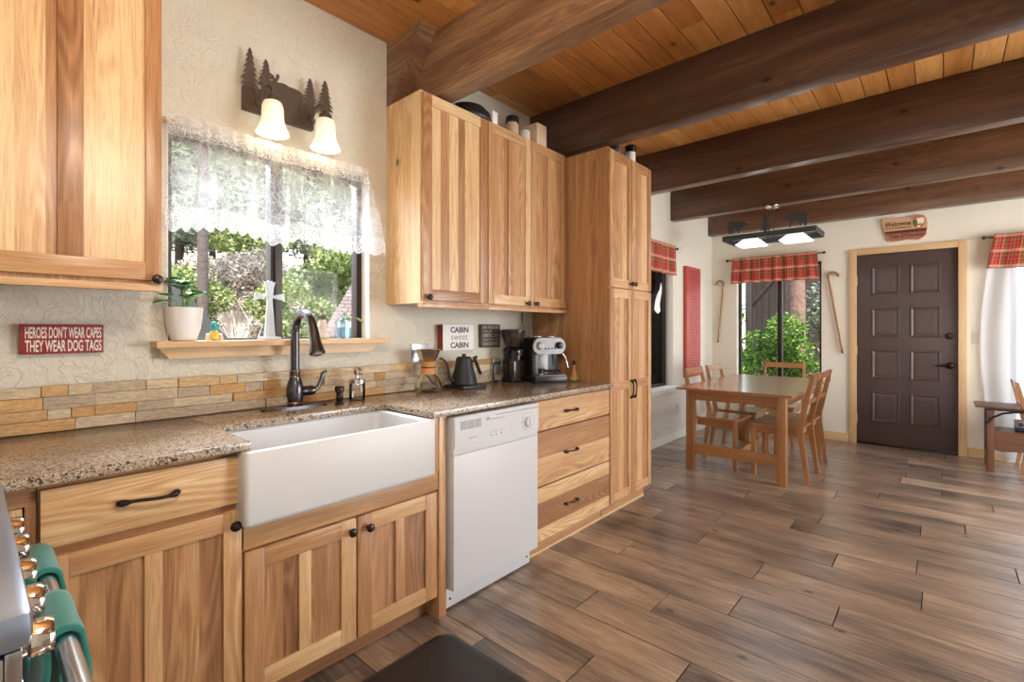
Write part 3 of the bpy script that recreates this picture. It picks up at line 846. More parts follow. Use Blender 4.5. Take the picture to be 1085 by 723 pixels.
# --- upper cabinets
def upper(name, label, y0, y1, x1, z0, z1, doors, side_tones=None):
    cab = thing(name, label, 'cabinet', (0, y0, z0))
    W, Hh = y1 - y0, z1 - z0
    b = MB()
    a = 0.004
    for q, t in enumerate(side_tones or (0.6, 0.7, 0.6, 0.8)):
        w_ = (x1 - 0.021 - 0.004) / 4
        b.box(a, a + w_, 0.0, 0.016, 0, Hh, grain='z', tone=t); a += w_
    b.box(0.004, x1 - 0.021, 0.016, W, 0.0, Hh, grain='z', tone=0.55)
    b.obj('body', 'hickory', cab)
    b = MB(); b.box(x1 - 0.045, x1 - 0.0, 0.0005, W - 0.0005, -0.022, -0.0005, bev=0.002, grain='y', tone=0.7)
    b.obj('light_rail', 'hickory', cab)
    for d0, d1, kw, kn in doors:
        d = shaker(cab, x1, d0 - y0, d1 - y0, 0.014, Hh - 0.012, **kw)
        if kn: knob(d, x1 - 0.001, kn - y0, kn_z - z0)
    return cab
kn_z = 1.436
upper('wall_cabinet', 'hickory wall cabinet with a single door, nearest to the window on its right', 1.549, 2.026, 0.325, 1.406, 2.505,
      [(1.553, 2.022, dict(st=0.058, rt=0.058, mull=False, tones=[0.92, 0.5, 0.9, 0.35, 0.88], stt=(0.42, 0.4)), 1.581)], (0.9, 0.95, 0.88, 1.0))
upper('wall_cabinet', 'hickory wall cabinet with a pair of doors, beside the tall pantry', 2.0275, 2.829, 0.325, 1.406, 2.505,
      [(2.031, 2.421, dict(st=0.052, rt=0.058, mtone=0.45, tones=[0.62, 0.4, 0.6]), 2.381), (2.426, 2.812, dict(st=0.052, rt=0.058, mtone=0.5, tones=[0.5, 0.4, 0.6]), 2.466)])
yl = onX(62, 200, 0.33).y; ym = onX(90, 200, 0.33).y
upper('wall_cabinet', 'hickory wall cabinet at the upper left edge, left of the window', YF + 0.002, 0.443, 0.33, 1.418, 2.505,
      [(-0.02, 0.440, dict(st=0.045, rt=0.060, mw=0.06, mtone=0.30, tones=[0.95, 0.9, 0.5, 0.92, 0.97], stt=(0.6, 0.42)), 0.424),
       (-0.50, -0.03, dict(st=0.045, rt=0.060, tones=[0.9, 0.6]), None)])

# --- worktop
ct = MB()
ct.box(0.002, 0.69, YF + 0.002, 0.594, 0.889, 0.915, bev=0.003)
ct.box(0.002, 0.335, 0.594, 1.317, 0.889, 0.915, bev=0.003)
ct.box(0.002, 0.69, 1.317, 2.829, 0.889, 0.915, bev=0.003)
tag(ct.obj('worktop', 'counter'), 'speckled beige stone worktop running from the corner to the pantry', 'worktop')

# --- stone backsplash
b = MB(); b.box(0.001, 0.012, YF + 0.002, 2.829, 0.9155, 1.070, mat=1, tone=0.1)
z = 0.917
for row, hh in enumerate((0.041, 0.036, 0.043, 0.036)):
    y = YF + 0.002 - R.random() * 0.15
    while y < 2.829:
        L = R.choice([0.07, 0.11, 0.16, 0.2, 0.25]) * R.uniform(0.85, 1.15)
        y0, y1 = max(y, YF + 0.002), min(y + L, 2.829)
        if y1 - y0 > 0.015:
            dpt = R.uniform(0.020, 0.034)
            t = R.choice([0.1, 0.2, 0.35, 0.45, 0.55, 0.6, 0.72, 0.85, 0.95]) if y > 0.2 else R.choice([0.15, 0.3, 0.4, 0.5, 0.6, 0.8])
            zt = z + hh - 0.0012 + (R.uniform(-0.002, 0.004) if row == 3 else 0)
            fs = b.box(0.01, dpt, y0, y1 - 0.0014, z, zt, bev=0.0018, grain='y', tone=t)
        y += L
    z += hh
tag(b.obj('stone_backsplash', ['stone', 'grout'], smooth=False), 'split-face stone strip along the wall behind the worktop', 'backsplash')

# --- farmhouse sink
sk = thing('farmhouse_sink', 'large white apron-front farmhouse sink set into the worktop', 'sink', (0.5, 0.94, 0.655))
b = MB()
X0, X1, Y0, Y1 = 0.30 - 0.5, 0.722 - 0.5, 0.563 - 0.94, 1.316 - 0.94 - 0.004
def rr(x0, x1, y0, y1, z, r, n=6):
    out = []
    for cx, cy, a in ((x1 - r, y1 - r, 0), (x0 + r, y1 - r, PI / 2), (x0 + r, y0 + r, PI), (x1 - r, y0 + r, 1.5 * PI)):
        for i in range(n + 1):
            t = a + i / n * PI / 2
            out.append((cx + r * math.cos(t), cy + r * math.sin(t), z))
    return out
Hs = 0.888 - 0.655
b.rings([rr(X0 + 0.004, X1 - 0.008, Y0 + 0.006, Y1 - 0.006, 0.0, 0.012), rr(X0, X1 - 0.002, Y0 + 0.001, Y1 - 0.001, 0.006, 0.016), rr(X0, X1, Y0, Y1, 0.014, 0.018),
         rr(X0, X1, Y0, Y1, Hs - 0.008, 0.018), rr(X0 + 0.002, X1 - 0.002, Y0 + 0.002, Y1 - 0.002, Hs - 0.002, 0.017), rr(X0 + 0.008, X1 - 0.008, Y0 + 0.008, Y1 - 0.008, Hs, 0.014),
         rr(X0 + 0.018, X1 - 0.020, Y0 + 0.020, Y1 - 0.020, Hs, 0.02), rr(X0 + 0.024, X1 - 0.026, Y0 + 0.026, Y1 - 0.026, Hs - 0.008, 0.03),
         rr(X0 + 0.030, X1 - 0.032, Y0 + 0.032, Y1 - 0.032, 0.05, 0.04), rr(X0 + 0.05, X1 - 0.05, Y0 + 0.05, Y1 - 0.05, 0.026, 0.05), rr(X0 + 0.15, X1 - 0.15, Y0 + 0.3, Y1 - 0.3, 0.024, 0.05)])
b.obj('basin', 'porcelain', sk)
b = MB(); b.lathe([(0.045, 0), (0.045, 0.003), (0.03, 0.004), (0.028, 0.001)], (-0.01, 0, 0.0245), 24); b.obj('drain', 'steel', sk)

# --- dishwasher
dw = thing('dishwasher', 'white dishwasher under the worktop, right of the sink', 'dishwasher', (0, 1.7225, 0))
h = 0.3005
b = MB(); b.box(0.03, 0.636, -h, h, 0.02, 0.884); b.obj('body', 'black', dw)
b = MB(); b.box(0.637, 0.700, -h + 0.004, h - 0.002, 0.106, 0.7065, bev=0.006)
b.obj('door', 'appliance', dw)
b = MB()
# control panel: bowed lower edge
n = 14; pts = []
for i in range(n + 1):
    y = -h + 0.002 + (2 * h - 0.002) * i / n; t = i / n * 2 - 1
    pts.append((y, 0.709 - 0.0 + 0.028 * 0))
prof = [(-h + 0.002, 0.878), (h, 0.878)] + [(h - (2 * h - 0.002) * i / n, 0.737 - 0.028 * (1 - (i / n * 2 - 1) ** 2)) for i in range(n + 1)]
b.prism(prof, 'x', 0.640, 0.706, bev=0.004)
cp = b.obj('control_panel', 'appliance', dw)
b = MB(); b.box(0.640, 0.6985, -h + 0.004, h - 0.002, 0.7068, 0.738, bev=0.001); b.obj('door_top', 'appliance', dw)
b = MB()
for q in range(3):
    for r_ in range(7):
        b.box(0.7055, 0.7075, -0.262 + q * 0.045, -0.222 + q * 0.045, 0.818 + r_ * 0.0058, 0.821 + r_ * 0.0058)
b.obj('vent', 'appliance_grey', cp)
b = MB(); b.box(0.705, 0.710, -0.10, h - 0.01, 0.843, 0.858, bev=0.002); b.obj('latch_recess', 'appliance', cp)
b = MB(); b.box(0.7055, 0.7112, -0.10, 0.02, 0.8415, 0.8430); b.box(0.7055, 0.7112, -0.04, h - 0.01, 0.8585, 0.8605); b.box(0.705, 0.7112, -0.095, -0.083, 0.846, 0.855); b.obj('latch_shadow_line', 'appliance_grey', cp)
b = MB(); b.lathe([(0.036, 0), (0.036, 0.003), (0.027, 0.004), (0.025, 0.017), (0.022, 0.019)], (0.7055, 0.205, 0.793), 32, 'x'); b.box(0.715, 0.730, 0.200, 0.210, 0.770, 0.816, bev=0.003); b.obj('dial', 'appliance', cp)
b = MB()
for i in range(12):
    a = 2 * PI * i / 12
    yy, zz = 0.205 + 0.047 * math.cos(a), 0.793 + 0.047 * math.sin(a)
    b.box(0.7055, 0.7065, yy - 0.006, yy + 0.006, zz - 0.0012, zz + 0.0012)
for i in range(3):
    yy = -0.065 + i * 0.035
    b.box(0.7055, 0.7075, yy - 0.006, yy + 0.006, 0.762, 0.768)
    b.box(0.7055, 0.7065, yy - 0.011, yy + 0.011, 0.778, 0.7795); b.box(0.7055, 0.7065, yy - 0.009, yy + 0.009, 0.784, 0.7855)
for i in range(2): b.box(0.7055, 0.7065, 0.075, 0.10, 0.785 + i * 0.018, 0.7865 + i * 0.018)
tag(b.obj('printed_marks', 'appliance_print', cp), kind='stuff')
text_mesh('brand_lettering', 'Frigidaire', 'appliance_grey', cp, (0.7058, -0.185, 0.775), (0, 1, 0), (0, 0, 1), 0.009, 0.055, 0.0006)
b = MB(); b.box(0.60, 0.645, -h + 0.003, h - 0.004, 0.012, 0.104, bev=0.002); b.obj('toe_panel', 'appliance', dw)
for yy in (-h + 0.03, h - 0.03):
    b = MB(); b.lathe([(0.006, 0), (0.005, 0.003)], (0.645, yy, 0.05), 12, 'x'); b.obj('screw', 'black', dw)

# ================================================================== SINK SIDE OBJECTS
fc = thing('kitchen_faucet', 'tall gooseneck pull-down faucet in dark bronze behind the sink', 'faucet', (0.125, 0.985, 0.915))
b = MB()
b.prism([(0.03 * math.cos(t) * 1.0, (0.125 if math.sin(t) > 0 else -0.125) * 1 + 0.022 * math.sin(t)) for t in [i / 24 * 2 * PI for i in range(24)]], 'z', 0.0, 0.008, bev=0.002)
b.obj('deck_plate', 'faucet', fc)
b = MB()
b.lathe([(0.031, 0.008), (0.033, 0.016), (0.030, 0.022), (0.031, 0.028), (0.037, 0.055), (0.037, 0.085), (0.030, 0.115), (0.023, 0.135), (0.024, 0.145), (0.021, 0.150), (0.0225, 0.165), (0.019, 0.172)], n=28)
b.obj('faucet_body', 'faucet', fc)
for pr in ([(0.0335, 0.020), (0.0345, 0.023), (0.0335, 0.026)], [(0.0245, 0.139), (0.0255, 0.142), (0.0245, 0.145)], [(0.0232, 0.166), (0.0232, 0.169)]):
    b = MB(); b.lathe(pr, n=28); b.obj('copper_ring', 'copper', fc)
pts = [(0, 0, 0.16), (0, 0, 0.25), (0, 0, 0.335)]
Rr = 0.088
for i in range(1, 13):
    a = PI - i / 12 * PI * 0.93
    pts.append((Rr + Rr * math.cos(a), 0, 0.335 + Rr * math.sin(a)))
b = MB(); b.tube(pts, 0.0185, 16); b.obj('gooseneck', 'faucet', fc)
e = Vector(pts[-1]); dr = (e - Vector(pts[-2])).normalized()
b = MB(); hp = [e + dr * t for t in (-0.003, 0.02, 0.06, 0.09, 0.108, 0.113)]
b.tube(hp, [0.020, 0.021, 0.023, 0.030, 0.033, 0.028], 18); b.obj('spray_head', 'faucet', fc)
b = MB(); b.tube([e + dr * 0.1128, e + dr * 0.1155], [0.024, 0.022], 18); b.obj('spray_nozzle', 'nickel', fc)
b = MB()
b.lathe([(0.021, 0.026), (0.023, 0.04), (0.021, 0.06), (0.024, 0.068), (0.020, 0.088), (0.010, 0.095)], (0, 0, 0.072), 20, 'y')
b.tube([(0, 0.088, 0.072), (0.0, 0.108, 0.085), (0.0, 0.122, 0.115), (0.0, 0.132, 0.145), (0.0, 0.150, 0.158)], [0.011, 0.010, 0.009, 0.011, 0.006], 12)
b.obj('lever_handle', 'faucet', fc)

b = MB(); b.lathe([(0.022, 0), (0.022, 0.006), (0.015, 0.010), (0.016, 0.025), (0.019, 0.030), (0.0155, 0.036), (0.0155, 0.055), (0.021, 0.062), (0.0225, 0.078), (0.020, 0.084), (0.012, 0.087)], (0.185, 1.168, 0.915), 24)
tag(b.obj('dish_soap_pump', 'bronze'), 'short black deck-mounted pump between the faucet and the glass dispenser', 'soap pump')

sd = thing('soap_dispenser', 'clear ribbed glass soap dispenser with metal top behind the sink', 'soap dispenser', (0.13, 1.293, 0.915))
b = MB(); b.lathe([(0.036, 0.0), (0.039, 0.006), (0.039, 0.082), (0.036, 0.088)], n=20); b.obj('glass_jar', 'clear_glass', sd)
b = MB(); b.lathe([(0.040, 0.088), (0.040, 0.104), (0.034, 0.109), (0.008, 0.111), (0.007, 0.125), (0.017, 0.130), (0.021, 0.148), (0.014, 0.163), (0.004, 0.166)], n=24); b.tube([(0, 0, 0.135), (0.03, 0.0, 0.14), (0.045, 0, 0.132)], [0.006, 0.006, 0.004], 8); b.obj('pump_top', 'nickel', sd)

# window sill pieces
SZ = 1.2225
pl = thing('potted_plant', 'small green leafy plant in a white pot, left on the window sill', 'plant', (0.03, 0.580, SZ))
b = MB(); b.lathe([(0.038, 0), (0.044, 0.004), (0.058, 0.05), (0.064, 0.10), (0.066, 0.132), (0.063, 0.134), (0.060, 0.12), (0.055, 0.10)], n=32, cap1=False); b.obj('pot', 'pot', pl)
b = MB(); b.lathe([(0.060, 0.118), (0.03, 0.121)], n=24); b.obj('soil', 'soil', pl)
b = MB(); stem = MB()
for i in range(17):
    a = i * 2.4; rr_ = 0.012 + 0.045 * R.random(); hz = 0.16 + 0.10 * (1 - rr_ / 0.06) + R.uniform(-0.02, 0.015)
    c = Vector((rr_ * math.cos(a) * 1.0, rr_ * math.sin(a) * 1.1 - 0.002, hz)); dirn = Vector((math.cos(a), math.sin(a), R.uniform(0.0, 0.6))).normalized()
    side = dirn.cross(Vector((0, 0, 1))).normalized(); up = side.cross(dirn)
    L, W = R.uniform(0.050, 0.064), R.uniform(0.030, 0.037)
    rows = []
    for q in range(7):
        t = q / 6; w_ = W * math.sin(PI * min(1, t * 0.92 + 0.06)) ** 0.7
        m_ = c + dirn * L * (t - 0.2) - Vector((0, 0, 1)) * 0.014 * t * t
        rows.append([m_ - side * w_ + up * 0.004, m_ - side * w_ * 0.5, m_, m_ + side * w_ * 0.5, m_ + side * w_ + up * 0.004])
    b.rings(rows, False, False, close=False)
    stem.tube([(0, 0, 0.12), (c.x * 0.4, c.y * 0.4, hz - 0.03), tuple(c)], [0.003, 0.0025, 0.002], 6)
lv = b.obj('leaves', 'leaf_dark', pl)
mod = lv.modifiers.new('s', 'SOLIDIFY'); mod.thickness = 0.0012
stem.obj('stem', 'leaf_light', pl)

fg = thing('egg_figurine', 'little yellow and teal egg-shaped figurine beside the white plant pot', 'figurine', (0.035, 0.688, SZ))
b = MB(); b.lathe([(0.010, 0), (0.018, 0.004), (0.020, 0.018), (0.016, 0.034), (0.008, 0.044), (0.002, 0.046)], n=20); b.obj('body', 'yellow_egg', fg)
b = MB(); b.lathe([(0.006, 0.036), (0.014, 0.048), (0.015, 0.060), (0.010, 0.074), (0.002, 0.080)], n=20); b.obj('head', 'teal_egg', fg)
for q in (-0.024, 0.024):
    b = MB(); b.lathe([(0.008, 0), (0.010, 0.01), (0.007, 0.026), (0.001, 0.03)], (-0.001, q, 0), 14); b.obj('foot', 'figurine', fg)

cr = thing('glass_cross', 'clear cut-glass standing cross in the middle of the window sill', 'cross', (0.035, 0.910, SZ))
b = MB(); b.lathe([(0.052, 0), (0.054, 0.004), (0.050, 0.012), (0.03, 0.016), (0.012, 0.018)], n=8); b.obj('base', 'crystal', cr)
b = MB()
b.prism([(-0.022, 0.016), (0.022, 0.016), (0.010, 0.175), (0.016, 0.235), (0.024, 0.262), (0.013, 0.258), (0.008, 0.266), (0.0, 0.260), (-0.008, 0.266), (-0.013, 0.258), (-0.024, 0.262), (-0.016, 0.235), (-0.010, 0.175)], 'x', -0.010, 0.010, bev=0.003)
b.prism([(-0.066, 0.176), (-0.063, 0.212), (-0.05, 0.208), (-0.012, 0.200), (0.012, 0.200), (0.05, 0.208), (0.063, 0.212), (0.066, 0.176), (0.05, 0.180), (0.012, 0.188), (-0.012, 0.188), (-0.05, 0.180)], 'x', -0.009, 0.009, bev=0.003)
b.obj('cross', 'crystal', cr)

vs = thing('bud_vase', 'small cream double-bulb vase with an air plant on the window sill', 'vase', (0.04, 1.158, SZ))
b = MB(); b.lathe([(0.022, 0), (0.033, 0.010), (0.035, 0.022), (0.028, 0.040), (0.019, 0.046), (0.024, 0.055), (0.025, 0.066), (0.017, 0.080), (0.016, 0.090), (0.019, 0.094), (0.014, 0.092)], n=28, cap1=False); b.obj('vase', 'vase_cream', vs)
b = MB()
for i in range(16):
    a = i * 2.4; s_ = R.uniform(0.02, 0.042)
    b.tube([(0, 0, 0.088), (0.3 * s_ * math.cos(a), 0.3 * s_ * math.sin(a), 0.105), (s_ * math.cos(a), s_ * math.sin(a), 0.12 + R.uniform(-0.01, 0.02))], [0.003, 0.0025, 0.0006], 5)
b.obj('air_plant', 'leaf_air', vs)

bt = thing('glass_bottle', 'clear glass bottle of water holding a leafy cutting, right end of the sill', 'bottle', (0.04, 1.270, SZ))
b = MB(); b.prism([(x_ * 0.032, y_ * 0.032) for x_, y_ in [(math.copysign(abs(math.cos(t)) ** 0.4, math.cos(t)), math.copysign(abs(math.sin(t)) ** 0.4, math.sin(t))) for t in [i / 24 * 2 * PI for i in range(24)]]], 'z', 0, 0.095, bev=0.004)
b.lathe([(0.026, 0.094), (0.020, 0.100), (0.020, 0.112)], n=20, cap0=False, cap1=False); b.obj('bottle_glass', 'blue_glass', bt)
b = MB(); b.box(-0.027, 0.027, -0.027, 0.027, 0.006, 0.056, bev=0.004); b.obj('water', 'water', bt)
b = MB()
b.tube([(0, 0, 0.02), (0.004, 0.004, 0.08), (0.0, 0.02, 0.118), (0.01, 0.06, 0.105)], 0.0018, 6)
for cx_, cy_, cz_, L, dy in ((0.01, -0.008, 0.10, 0.035, -0.3), (0.012, 0.015, 0.105, 0.035, 0.3), (0.01, 0.06, 0.105, 0.042, 1.0), (0.0, 0.0, 0.13, 0.03, 0.2)):
    rows = []
    for q in range(6):
        t = q / 5; w_ = 0.015 * math.sin(PI * min(1, t * 0.92 + 0.05)) ** 0.7
        rows.append([(cx_ + 0.004, cy_ + dy * L * t - w_ * (1 - abs(dy) * 0.6), cz_ - 0.6 * L * t * (1) + w_ * dy * 0.5), (cx_, cy_ + dy * L * t, cz_ - 0.6 * L * t), (cx_ + 0.004, cy_ + dy * L * t + w_ * (1 - abs(dy) * 0.6), cz_ - 0.6 * L * t + w_ * 0.6)])
    b.rings(rows, False, False, close=False)
b.obj('cutting', 'leaf_light', bt)

# lace valance on its rod
lc = thing('lace_valance', 'white lace cafe curtain gathered on a rod over the kitchen window', 'curtain', (0, 0, 0))
b = MB(); b.tube([(0.052, 0.505, 2.088), (0.052, 1.412, 2.088)], 0.006, 10); b.tube([(0.052, 1.412, 2.088), (0.0, 1.416, 2.088)], 0.005, 8); b.obj('rod', 'brass', lc)
def lace_panel(y0, y1, seed, flare=0.0):
    rl = random.Random(seed); ph = [rl.uniform(0, 6) for _ in range(4)]
    def fn(s, t):
        y = y0 + (y1 - y0) * s
        sc = abs(math.sin(s * (y1 - y0) / 0.042 * PI)) * 0.022
        sag = 0.012 * math.sin(s * 7 + ph[0]) + 0.02 * (s ** 4) * 1.0
        L = 0.022 + (0.405 + sag) - sc * 0
        z = 2.110 - t * L - sc * (t ** 8)
        fold = 0.010 * math.sin(s * 26 + ph[1]) * (0.3 + t) + 0.005 * math.sin(s * 61 + ph[2]) * (1 - t * 0.3)
        x = 0.062 + fold + 0.012 * t
        if flare and s > 0.86:
            q = (s - 0.86) / 0.14
            y += flare * q * (t ** 1.1); x += 0.05 * q * t
        return (x, y + 0.006 * math.sin(t * 5 + s * 30), z)
    return grid('lace_panel', 'lace', lc, 120, 40, fn, lambda s, t: (s * (y1 - y0) * 1.25 + seed, t * 0.42))
lace_panel(0.512, 0.985, 3); lace_panel(0.975, 1.402, 5, 0.075)

# sconce with pine and moose silhouette
sc = thing('wall_sconce', 'brown metal wall lamp with pine trees, moose and two glass shades above the window', 'wall lamp', (0, 0, 0))
def sp(u, v): p_ = onX(240 + u * 0.1797, 40 + v * 0.1797, 0.035); return (p_.y, p_.z)
b = MB()
b.prism([sp(103, 275), sp(103, 412), sp(515, 546), sp(520, 400)], 'x', 0.002, 0.036, bev=0.002)
b.obj('back_plate', 'rust_metal', sc)
def fir(b, tip, base_l, base_r, x0, x1, tiers=7):
    (ty, tz), (ly, lz), (ry, rz) = tip, base_l, base_r
    bz = (lz + rz) / 2; hw = (ry - ly) / 2 * 1.35; cy = ty
    pts = []
    L = [(cy, tz)]; Rg = []
    for i in range(tiers):
        f = (i + 1) / tiers; zz = tz - (tz - bz) * f
        wo = hw * (0.18 + 0.82 * f) * (1.0 if i % 2 else 0.86)
        L.append((cy - wo, zz + 0.004)); L.append((cy - wo * 0.48, zz + 0.006))
        Rg.append((cy + wo, zz)); Rg.append((cy + wo * 0.48, zz + 0.003))
    b.prism(L + [(cy - hw * 0.4, bz - 0.02), (cy + hw * 0.4, bz - 0.02)] + list(reversed(Rg)), 'x', x0, x1)
for tip, l_, r_ in ((sp(137, 55), sp(78, 262), sp(172, 300)), (sp(232, 125), sp(188, 270), sp(265, 290)), (sp(492, 240), sp(448, 370), sp(522, 395)), (sp(580, 252), sp(538, 420), sp(622, 440))):
    b = MB(); fir(b, tip, l_, r_, 0.0362, 0.0385); b.obj('pine_cutout', 'rust_metal', sc)
b = MB()
moose = [(262, 345), (258, 300), (252, 285), (240, 292), (238, 275), (262, 262), (272, 248), (262, 240), (252, 212), (258, 206), (266, 220), (276, 222), (280, 238), (290, 240), (290, 222), (302, 214), (310, 225), (310, 240), (300, 256), (296, 265),
         (320, 268), (345, 275), (365, 290), (400, 302), (430, 318), (446, 335), (452, 352), (448, 372), (440, 400), (438, 440), (425, 440), (428, 402), (420, 385), (412, 410), (408, 432), (398, 430), (402, 395), (385, 372), (340, 360), (318, 365), (312, 400), (300, 398), (304, 362), (296, 355), (288, 390), (276, 385)]
b.prism([sp(*q) for q in moose], 'x', 0.0363, 0.0388); b.obj('moose_cutout', 'rust_metal', sc)
for (su, sv) in ((289, 142), (345, 158)):
    c = onX(su, sv, 0.135); zb = c.z
    b = MB(); b.tube([(0.036, c.y - 0.02, zb + 0.155), (0.075, c.y - 0.018, zb + 0.205), (0.115, c.y - 0.008, zb + 0.215), (0.135, c.y, zb + 0.195), (0.135, c.y, zb + 0.165)], 0.0065, 10)
    b.lathe([(0.012, 0.175), (0.022, 0.165), (0.028, 0.158), (0.030, 0.140), (0.026, 0.136)], (0.135, c.y, zb), 20); b.lathe([(0.018, 0), (0.016, 0.008)], (0.036, c.y - 0.02, zb + 0.155), 16, 'x'); b.obj('arm', 'rust_metal', sc)
    b = MB(); b.lathe([(0.026, 0.142), (0.036, 0.136), (0.043, 0.115), (0.045, 0.07), (0.049, 0.045), (0.058, 0.022), (0.066, 0.006), (0.068, 0.0), (0.065, 0.001), (0.055, 0.022), (0.046, 0.045), (0.042, 0.07), (0.040, 0.112)], n=32, cap0=False, cap1=False)
    b.obj('lamp_shade', 'shade_warm', sc, loc=(0.135, c.y, zb))
    b = MB(); b.lathe([(0.004, 0.028), (0.018, 0.038), (0.024, 0.058), (0.018, 0.08), (0.012, 0.10)], (0.135, c.y, zb), 20); b.obj('bulb', 'bulb', sc)
    l = lamp('sconce_light', 'POINT', (0.135, c.y, zb + 0.012), (0, 0, 0), 0.6, (1.0, 0.75, 0.42), 0.045); l.parent = sc

# red word sign
def box_sign(name, label, y0, y1, z0, z1, x0, x1, mats, cat='sign'):
    t = thing(name, label, cat, (0, (y0 + y1) / 2, z0))
    return t
sg = thing('word_sign', 'small dark red box sign about heroes and dog tags, left of the window', 'sign', (0, 0.2235, 1.184))
w2, hh = 0.107, 0.101
b = MB(); b.box(0.002, 0.030, -w2, w2, 0, hh, bev=0.0015); b.obj('board', 'red_paint', sg)
text_mesh('lettering', "HEROES DON'T WEAR CAPES", 'sign_letters', sg, (0.0302, 0.003, 0.073), (0, 1, 0), (0, 0, 1), 0.040, 0.196, 0.0008, bold=0.018)
text_mesh('lettering', "THEY WEAR DOG TAGS", 'sign_letters', sg, (0.0302, 0.003, 0.027), (0, 1, 0), (0, 0, 1), 0.040, 0.196, 0.0008, bold=0.018)
sg = thing('word_sign', 'white cabin box sign with a rust red side, above the black kettle', 'sign', (0, 2.03, 1.141))
b = MB(); b.box(0.002, 0.05, -0.115, 0.142, 0, 0.158, mat=0); b.box(0.0015, 0.0495, -0.1165, -0.1148, 0, 0.158, mat=1); b.obj('board', ['sign_white', 'sign_rust'], sg, smooth=False)
for s_, zz, hgt, wd, mt in (('CABIN', 0.126, 0.036, 0.15, 'plum'), ('sweet', 0.079, 0.034, 0.14, 'slate'), ('CABIN', 0.031, 0.036, 0.15, 'plum')):
    text_mesh('lettering', s_, mt, sg, (0.0502, 0.02, zz), (0, 1, 0), (0, 0, 1), hgt, wd, 0.0008, bold=0.028 if s_ != 'sweet' else -0.006)
sg = thing('word_sign', 'small dark brown word sign on the wall behind the coffee grinder', 'sign', (0, 2.36, 1.148))
b = MB(); b.box(0.002, 0.022, -0.092, 0.092, 0, 0.157, bev=0.001); b.obj('board', 'sign_brown', sg)
for s_, zz, hgt in (("I'M PROUD", 0.136, 0.021), ('TO BE AN', 0.109, 0.012), ('AMERICAN', 0.083, 0.028), ('AND TO BE', 0.053, 0.012), ('BORN SO FREE', 0.026, 0.022)):
    text_mesh('lettering', s_, 'sign_tan', sg, (0.0222, 0, zz), (0, 1, 0), (0, 0, 1), hgt, 0.15, 0.0006, bold=0.006)

# outlets
def outlet(label, c, nrm, mat='outlet', name='wall_outlet', cat='outlet', w=0.075, h=0.118, switch=False):
    t = thing(name, label, cat, c)
    b = MB()
    def bx(a0, a1, z0, z1, d0, d1, m=0):
        if nrm == 'x': b.box(d0, d1, a0, a1, z0, z1, bev=0.001, mat=m)
        else: b.box(a0, a1, -d1, -d0, z0, z1, bev=0.001, mat=m)
    bx(-w / 2, w / 2, -h / 2, h / 2, 0.0005, 0.006); b.obj('cover_plate', mat, t)
    b = MB()
    if switch: bx(-0.011, 0.011, -0.03, 0.03, 0.006, 0.009)
    else:
        for q in (-0.022, 0.022): bx(-0.016, 0.016, q - 0.014, q + 0.014, 0.006, 0.008)
    b.obj('rocker' if switch else 'socket', mat, t)
    if not switch:
        for q in (-0.022, 0.022):
            for e_ in (-0.008, 0.005):
                b = MB(); bx(e_, e_ + 0.003, q - 0.005, q + 0.006, 0.008, 0.0085); b.obj('slot', 'black', t)
    return t
outlet('metal-covered double outlet on the wall behind the glass coffee maker', (0.0, 1.778, 1.125), 'x', 'outlet_grey', w=0.12, h=0.12)
outlet('grey outlet on the stone strip between the kettle handle and the coffee grinder', (0.034, 2.40, 1.02), 'x', 'outlet_grey', w=0.07, h=0.10)
outlet('cream outlet low on the dining room wall beside the table', (0.0, 5.53, 0.345), 'x')
outlet('cream light switch between the front door and the long curtain', (2.577, YB, 1.185), 'y', name='light_switch', cat='switch', switch=True)

# pour-over coffee maker
cm = thing('pour_over_coffee_maker', 'hourglass glass pour-over coffee maker with wooden collar', 'coffee maker', (0.125, 1.742, 0.915))
b = MB(); b.lathe([(0.045, 0.0), (0.072, 0.008), (0.080, 0.03), (0.068, 0.065), (0.040, 0.105), (0.027, 0.135), (0.030, 0.16), (0.055, 0.20), (0.070, 0.232)], n=32, cap1=False); b.obj('glass_body', 'clear_glass', cm)
b = MB(); b.lathe([(0.045, 0.102), (0.040, 0.112), (0.034, 0.137), (0.036, 0.141), (0.040, 0.160), (0.048, 0.172)], n=28); b.obj('wooden_collar', 'leather', cm)
b = MB(); b.tube([(0.037 * math.cos(t), 0.037 * math.sin(t), 0.139) for t in [i / 16 * 2 * PI for i in range(17)]], 0.003, 6); b.obj('leather_tie', 'soil', cm)
b = MB(); b.lathe([(0.020, 0.175), (0.045, 0.205), (0.072, 0.238), (0.074, 0.240), (0.070, 0.237), (0.040, 0.205)], n=28, cap1=False); b.obj('metal_filter', 'nickel', cm)
# gooseneck kettle
kt = thing('gooseneck_kettle', 'matte black gooseneck kettle on its square base', 'kettle', (0.14, 2.005, 0.915))
b = MB(); b.box(-0.085, 0.085, -0.085, 0.11, 0.0, 0.020, bev=0.004); b.obj('power_base', 'black_matte', kt)
b = MB(); b.lathe([(0.076, 0.021), (0.080, 0.026), (0.074, 0.06), (0.060, 0.11), (0.050, 0.160), (0.048, 0.180), (0.044, 0.183)], n=36); b.obj('kettle_body', 'black_matte', kt)
b = MB(); b.lathe([(0.044, 0.1835), (0.040, 0.189), (0.012, 0.191), (0.013, 0.203), (0.010, 0.206)], n=28); b.obj('lid', 'black_matte', kt)
b = MB(); b.tube([(0, -0.066, 0.050), (0, -0.095, 0.052), (0.0, -0.115, 0.075), (0, -0.125, 0.12), (0, -0.145, 0.165), (0, -0.178, 0.186), (0, -0.19, 0.184)], [0.011, 0.009, 0.0075, 0.0065, 0.006, 0.0055, 0.005], 10); b.obj('spout', 'black_matte', kt)
